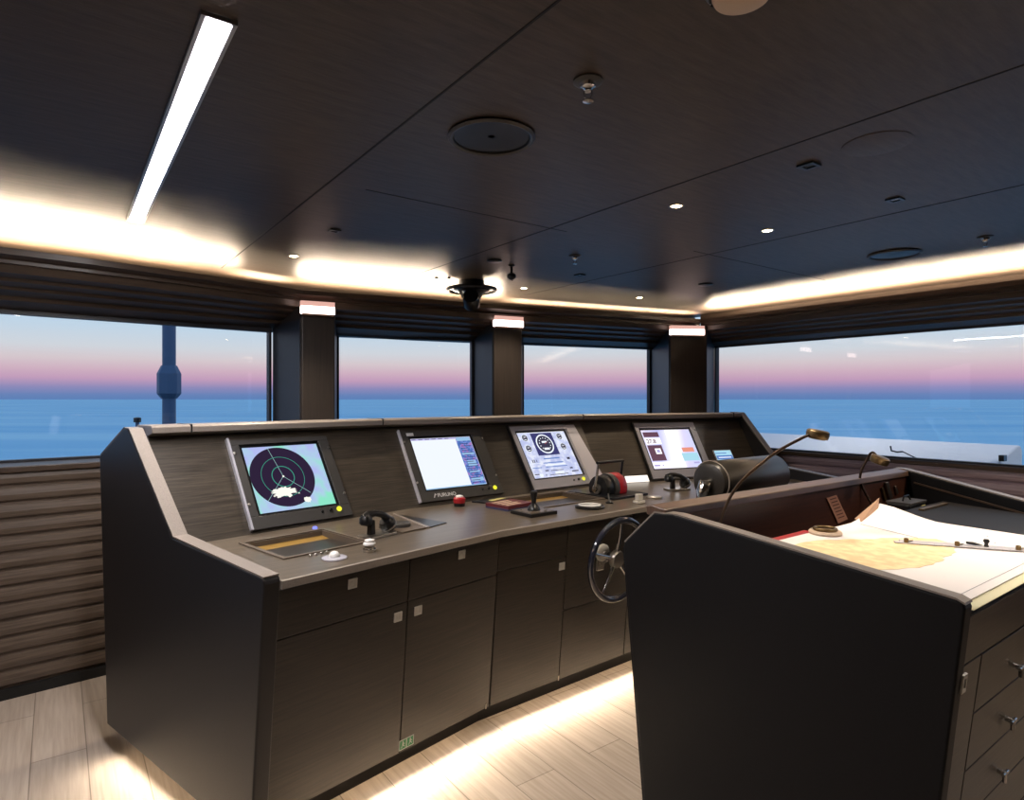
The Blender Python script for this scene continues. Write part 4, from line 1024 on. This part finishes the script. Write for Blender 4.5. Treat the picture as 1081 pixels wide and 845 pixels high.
def speaker(x, y, r_, label):
    t = thing('ceiling_speaker', (x, y, CEIL), label, 'speaker')
    f = disc_frame(x, y)
    MB().lathe([(r_, 0.0005), (r_ + .004, .006), (r_ - .004, .012), (r_ - .012, .009), (r_ - .014, .0005)], 56, f).build('trim_ring', 'bezel', t, smooth=True)
    MB().lathe([(r_ - .014, .001), (r_ - .016, .004), (r_ * .5, .002), (.01, .001)], 56, f).build('grille', 'black', t, smooth=True)
speaker(-.06, 1.826, .125, 'large round black ceiling speaker with a thin metal ring, nearest the top')
speaker(2.031, 3.306, .125, 'round dark ceiling speaker near the right cornice glow')
def sprinkler(x, y, label, s=1.0):
    t = thing('ceiling_sprinkler', (x, y, CEIL), label, 'sprinkler'); f = disc_frame(x, y) @ Matrix.Scale(s, 4)
    MB().lathe([(.036, .0005), (.036, .004), (.028, .008)], 32, f).build('escutcheon', 'bezel', t, smooth=True)
    MB().lathe([(.020, .008), (.018, .016), (.012, .020), (.010, .026)], 24, f).build('body', 'chrome', t, smooth=True)
    for sgn in (-1, 1): MB().tube([f @ V((sgn * .009, 0, .024)), f @ V((sgn * .010, 0, .036)), f @ V((sgn * .003, 0, .048))], .0022 * s, 8).build('arm', 'chrome', t, smooth=True)
    MB().lathe([(.003, .046), (.013, .049), (.013, .051), (.004, .052)], 20, f).build('deflector', 'chrome', t, smooth=True)
sprinkler(.184, 1.506, 'chrome sprinkler head on a round plate, nearest of the ceiling sprinklers')
sprinkler(2.249, 2.958, 'chrome sprinkler head near the right cornice', .95)
sprinkler(.339, 3.35, 'small chrome sprinkler head in the middle distance of the ceiling', .9)
# smoke detector / round lamp at the top edge
t = thing('round_ceiling_fitting', (.427, 1.155, CEIL), 'round cream ceiling fitting cut off by the top edge of the view', 'ceiling fitting')
f = disc_frame(.427, 1.155)
MB().lathe([(.066, .0005), (.068, .006), (.060, .014)], 48, f).build('ring', 'steel', t, smooth=True)
MB().lathe([(.058, .012), (.050, .028), (.03, .036), (.005, .038)], 48, f).build('cover', 'cream', t, smooth=True)
r = MB()
for k_ in range(16):
    a_ = 2 * math.pi * k_ / 16; r.box(-.006, .006, .052, .059, .013, .02, f @ Matrix.Rotation(a_, 4, 'Z'))
r.build('vent_slots', 'black', t)

def square_fix(x, y, s, label, lens='steel'):
    t = thing('ceiling_sensor', (x, y, CEIL), label, 'sensor'); f = disc_frame(x, y) @ Matrix.Rotation(math.radians(AR - 90), 4, 'Z')
    MB().ring(-s, s, -s, s, -s * .55, s * .55, -s * .55, s * .55, .0005, .007, f).build('frame', 'black', t, bevel=.001)
    MB().box(-s * .55, s * .55, -s * .55, s * .55, .0005, .003, f).build('lens', lens, t)
square_fix(.977, 2.048, .028, 'small square black sensor behind the two bright downlights, nearest the viewer', 'bezel')
square_fix(1.476, 2.398, .026, 'small square sensor with bluish lens, right of the downlights', 'steel')
square_fix(-.811, 2.842, .024, 'small square ceiling sensor above the left front window', 'bezel')
square_fix(.42, 3.862, .026, 'tiny square sensor beside the middle sprinkler', 'steel')
for x, y, rr_, lb in ((-.098, 3.465, .042, 'small flat dark disc on the ceiling left of centre'), (1.301, 4.181, .048, 'small flat dark disc on the ceiling near the corner pillar')):
    tag(MB().lathe([(rr_, .0005), (rr_, .007), (rr_ * .8, .010)], 32, disc_frame(x, y)).build('ceiling_detector', 'black', smooth=True), lb, 'cap')
for x, y, lb in ((-.478, 3.952, 'left of two tiny black studs in the cornice glow'), (-.400, 3.952, 'right of two tiny black studs in the cornice glow')):
    tag(MB().lathe([(.012, .0005), (.012, .008), (.008, .010)], 16, disc_frame(x, y)).build('ceiling_stud', 'black', smooth=True), lb, 'stud')
# flush disc
tag(MB().lathe([(.095, .0003), (.095, .0015), (.09, .002)], 48, disc_frame(1.101, 1.881)).build('access_disc', 'ceiling', smooth=True), 'faint flush round access cover in the ceiling upper right', 'access cover')

# downlights
def downlight_src():
    t = thing('downlight', (0.655, 2.48, CEIL), 'bright warm round ceiling downlight, larger left one of the middle pair', 'downlight', 'warm ceiling downlights')
    f = disc_frame(.655, 2.48)
    MB().lathe([(.026, .0005), (.030, .003), (.024, .005), (.0202, .001)], 32, f).build('trim_ring', 'steel', t, smooth=True)
    MB().lathe([(.0200, .0005), (.0200, .003), (.012, .006)], 24, f).build('lamp', 'lamp_warm', t, smooth=True)
    return t
dl = downlight_src()
dls = [((1.166, 2.842), 'warm round ceiling downlight, right one of the middle pair'), ((-1.175, 3.35), 'warm round ceiling downlight above the left front window'),
       ((.082, 4.324), 'small warm downlight near the round periscope mount'), ((.968, 4.728), 'small warm downlight above the third front window'),
       ((1.95, 1.75), 'added warm downlight above the chart table beyond the right edge of the view'), ((-.2, -1.2), 'added warm downlight behind the viewer, outside the view'), ((2.7, 2.5), 'added warm downlight near the right cornice beyond the edge of the view'), ((-1.6, .6), 'added warm downlight left of the viewer, outside the view')]  # these downlights are added unseen, for fill light
for (x, y), lb in dls: copy_thing(dl, (x, y, CEIL), lb, 'warm ceiling downlights')
def spot(x, y, p, ang=110, blend=.6, col=(1, .83, .63), tgt=None):
    ld = bpy.data.lights.new('downlight_beam', 'SPOT'); ld.energy = p; ld.spot_size = math.radians(ang); ld.spot_blend = blend; ld.color = col; ld.shadow_soft_size = .02
    lo = bpy.data.objects.new('downlight_beam', ld); COL.objects.link(lo); lo.location = (x, y, CEIL - .012)
    return lo
spot(.655, 2.48, 40); spot(1.166, 2.842, 40); spot(-1.175, 3.35, 55); spot(.082, 4.324, 40); spot(.968, 4.728, 40)
spot(1.95, 1.75, 75, 100, col=(1, .90, .80)); spot(-.2, -1.2, 25, 110); spot(-1.6, .6, 26, 110); spot(2.7, 2.5, 60, 120)  # beams of the downlights added outside the view

# periscope of the magnetic compass
PX, PY = -.266, 4.08
t = thing('compass_periscope', (PX, PY, CEIL), 'black round ceiling mount with hanging compass periscope in the cornice glow', 'periscope')
f = disc_frame(PX, PY)
MB().lathe([(.085, .0005), (.085, .04), (.10, .042), (.10, .05)], 40, f).build('neck', 'black', t, smooth=True)
MB().tube([f @ V((.158 * math.cos(a), .158 * math.sin(a), .056)) for a in [2 * math.pi * k_ / 48 for k_ in range(48)]], .012, 10, closed=True).build('mount_ring', 'black', t, smooth=True)
MB().lathe([(.120, .050), (.120, .064), (.05, .070)], 40, f).build('mount_plate', 'black', t, smooth=True)
for k_ in range(3):
    a_ = math.radians(20 + 120 * k_); MB().tube([f @ V((.1 * math.cos(a_), .1 * math.sin(a_), .058)), f @ V((.155 * math.cos(a_), .155 * math.sin(a_), .056))], .008, 8).build('strut', 'black', t, smooth=True)
for sgn in (-1, 1):
    MB().prism([(sgn * .085, .068), (sgn * .060, .068), (sgn * .030, .125), (sgn * .045, .14)], -.02, .02, f @ Matrix.Rotation(math.pi / 2, 4, 'X') @ Matrix.Scale(-1, 4, (0, 0, 1)) if 0 else frame(V((PX, PY, CEIL)), V((1, 0, 0)), V((0, 0, -1)), V((0, 1, 0)))).build('bracket', 'steel', t, bevel=.003)
MB().lathe([(.045, -.06), (.055, -.05), (.055, .04), (.048, .06), (.02, .065)], 28, Matrix.Translation((PX, PY, CEIL - .125)) @ Matrix.Rotation(math.radians(70), 4, 'X')).build('eyepiece', 'black', t, smooth=True)
# small hanging camera
t = thing('dome_camera', (-.003, 3.588, CEIL), 'small black stalk camera hanging near the round periscope mount', 'camera')
f = disc_frame(-.003, 3.588)
MB().lathe([(.018, .0005), (.018, .006), (.007, .010), (.007, .05)], 20, f).build('stalk', 'black', t, smooth=True)
MB().lathe([(.016, .048), (.026, .056), (.026, .072), (.014, .084), (.004, .086)], 24, f).build('head', 'black', t, smooth=True)
MB().lathe([(.008, .086), (.006, .089)], 14, f).build('lens', 'chrome', t, smooth=True)

# ------------------------------------------------------------------ outside
struct(MB().prism([(-9000, -9000), (9000, -9000), (9000, 9000), (-9000, 9000)], -12.5, -12.0).build('floor_sea', 'sea'))
bpy.data.objects['floor_sea'].name = 'sea'
# white wing bulwark beyond the right window
bw = thing('bulwark', R0 + E1 * .8 + dR * 1.5 + Z * -.2, 'white painted bulwark outside the long right window', 'bulwark')
d_ = dR; n_ = E1
a = R0 + E1 * .20 + E2 * 1.2; b = R0 + E1 * .20 + dR * 2.02
MB().loft([[p + E1 * o + Z * z for o, z in ((0, -.2), (0, 1.02), (.04, 1.05), (.50, 1.165), (.56, 1.165), (.60, 1.13), (.60, -.2))] for p in (a, b)]).build('body', 'hull', bw, bevel=.012, seg=3)
MB().box(.10, .16, -.03, .0, -.02, .02, frame(b + Z * 1.10, E1, -dR, Z)).build('fairlead', 'black', bw)
for k_, lb in ((1.0, 'small added fill light above the bulwark outside the right window, farther one'), (3.0, 'small added fill light above the bulwark outside the right window, nearer one')):  # unseen lights and mounts added to brighten the bulwark
    p_ = R0 + E1 * .42 + dR * k_
    struct(MB().box(-.12, .12, -.12, .12, 2.22, 2.26, Matrix.Translation(p_)).build('trim_fill_mount', 'hull'))
    t = thing('added_fill_light', p_ + Z * 2.2, lb, 'light')
    MB().lathe([(.04, 2.185), (.045, 2.22)], 20, Matrix.Translation(p_)).build('housing', 'hull', t)
    MB().lathe([(.032, 2.1845), (.032, 2.1825)], 20, Matrix.Translation(p_)).build('lens', 'led_cool', t)
    ld = bpy.data.lights.new('added_fill_beam', 'SPOT'); ld.energy = 22; ld.spot_size = math.radians(140); ld.spot_blend = .5; ld.color = (1, .95, .9); ld.shadow_soft_size = .03
    lo = bpy.data.objects.new('added_fill_beam', ld); COL.objects.link(lo); lo.location = p_ + Z * 2.17
t = thing('window_wiper', R0 + E1 * .3 + dR * 1.2 + Z * 1.1, 'thin black wiper arm outside the long right window', 'wiper')
wp = [V((1.955 * 1.0, 0, 0))]
def wp_(px, py, off=.10):
    # point on the plane parallel to the right wall, a little outside it
    ray = V(((px - 540.5) / 657, 1, -(py - 421) / 657)); o = R0 + E1 * off
    k_ = (o - V((0, 0, 1.5))).dot(E1) / ray.dot(E1); return V((0, 0, 1.5)) + ray * k_
MB().tube([wp_(940, 471), wp_(941, 476), wp_(947, 477.5), wp_(953, 477)], .006, 8).build('arm', 'black', t, smooth=True)
MB().tube([wp_(953, 477), wp_(963, 482), wp_(974, 487)], .004, 8).build('blade', 'black', t, smooth=True)

# foredeck with mast
struct(MB().prism([(-16, 6.8), (2, 6.8), (1, 17), (-15, 17)], -2.9, -2.5).build('floor_foredeck', 'foredeck'))
def sp(px, py, d): return V(((px - 540.5) / 657 * d, d, 1.5 - (py - 421) / 657 * d))
m0 = sp(178.5, 421, 10.0)
t = thing('foremast', (m0.x, m0.y, -2.5), 'blue-grey mast with an octagonal collar outside the left front window', 'mast')
MB().lathe([(.10, -2.5), (.097, 4.5)], 32, Matrix.Translation((m0.x, m0.y, 0))).build('pole', 'mast', t, smooth=True)
MB().lathe([(.115, 1.50), (.175, 1.58), (.175, 1.90), (.115, 2.03)], 8, Matrix.Translation((m0.x, m0.y, 0)) @ Matrix.Rotation(math.pi / 8, 4, 'Z')).build('collar', 'mast', t)
p0 = sp(145, 421, 10)
t = thing('deck_post', (p0.x, p0.y, -2.5), 'small dark post with a flat head outside, left of the mast', 'post')
MB().lathe([(.03, -2.5), (.028, 1.16)], 16, Matrix.Translation((p0.x, p0.y, 0))).build('stem', 'mast', t, smooth=True)
MB().lathe([(.055, 1.12), (.055, 1.19), (.02, 1.20)], 16, Matrix.Translation((p0.x, p0.y, 0))).build('head', 'black', t, smooth=True)

# ------------------------------------------------------------------ sky
w = bpy.data.worlds.new('dusk'); sc.world = w; w.use_nodes = True; nt = w.node_tree; N = nt.nodes; Lk = nt.links
bg = N['Background']; tc = N.new('ShaderNodeTexCoord'); sp_ = N.new('ShaderNodeSeparateXYZ'); rp = N.new('ShaderNodeValToRGB')
mpn = N.new('ShaderNodeMapRange'); mpn.inputs['From Min'].default_value = 0.0; mpn.inputs['From Max'].default_value = 0.5
Lk.new(tc.outputs['Generated'], sp_.inputs[0]); Lk.new(sp_.outputs['Z'], mpn.inputs['Value']); Lk.new(mpn.outputs[0], rp.inputs['Fac']); Lk.new(rp.outputs['Color'], bg.inputs['Color'])
stops = [(p_ * .86 if p_ < .4 else p_, c_) for p_, c_ in [(0.0, (98, 132, 186)), (.012, (106, 134, 186)), (.036, (146, 142, 188)), (.064, (200, 160, 190)), (.092, (214, 180, 196)), (.125, (220, 204, 208)), (.165, (214, 218, 224)), (.23, (198, 218, 234)), (.45, (182, 206, 234)), (1.0, (136, 166, 208))]]
els = rp.color_ramp.elements
els[0].position = 0; els[0].color = lin(stops[0][1]); els[1].position = 1; els[1].color = lin(stops[-1][1])
for p, c in stops[1:-1]:
    e = els.new(p); e.color = lin(c)
bg.inputs['Strength'].default_value = 1.0

# ------------------------------------------------------------------ camera and view
cam = bpy.data.cameras.new('camera'); cam.sensor_width = 36; cam.lens = 657 / 1081 * 36; cam.shift_y = -1.5 / 1081; cam.clip_end = 30000; cam.clip_start = .02
co = bpy.data.objects.new('camera', cam); COL.objects.link(co); co.location = (0, 0, 1.5); co.rotation_euler = (math.pi / 2, 0, 0)
sc.camera = co
vs = sc.view_settings; sc.display_settings.display_device = 'sRGB'
vs.view_transform = 'Standard'; vs.look = 'None'; vs.exposure = 0.08; vs.gamma = 1.0; vs.use_curve_mapping = False
sc.cycles.max_bounces = 8; sc.cycles.diffuse_bounces = 4; sc.cycles.glossy_bounces = 4; sc.cycles.transparent_max_bounces = 8
sc.cycles.sample_clamp_indirect = 4.0; sc.cycles.use_denoising = True; sc.cycles.caustics_reflective = False; sc.cycles.caustics_refractive = False
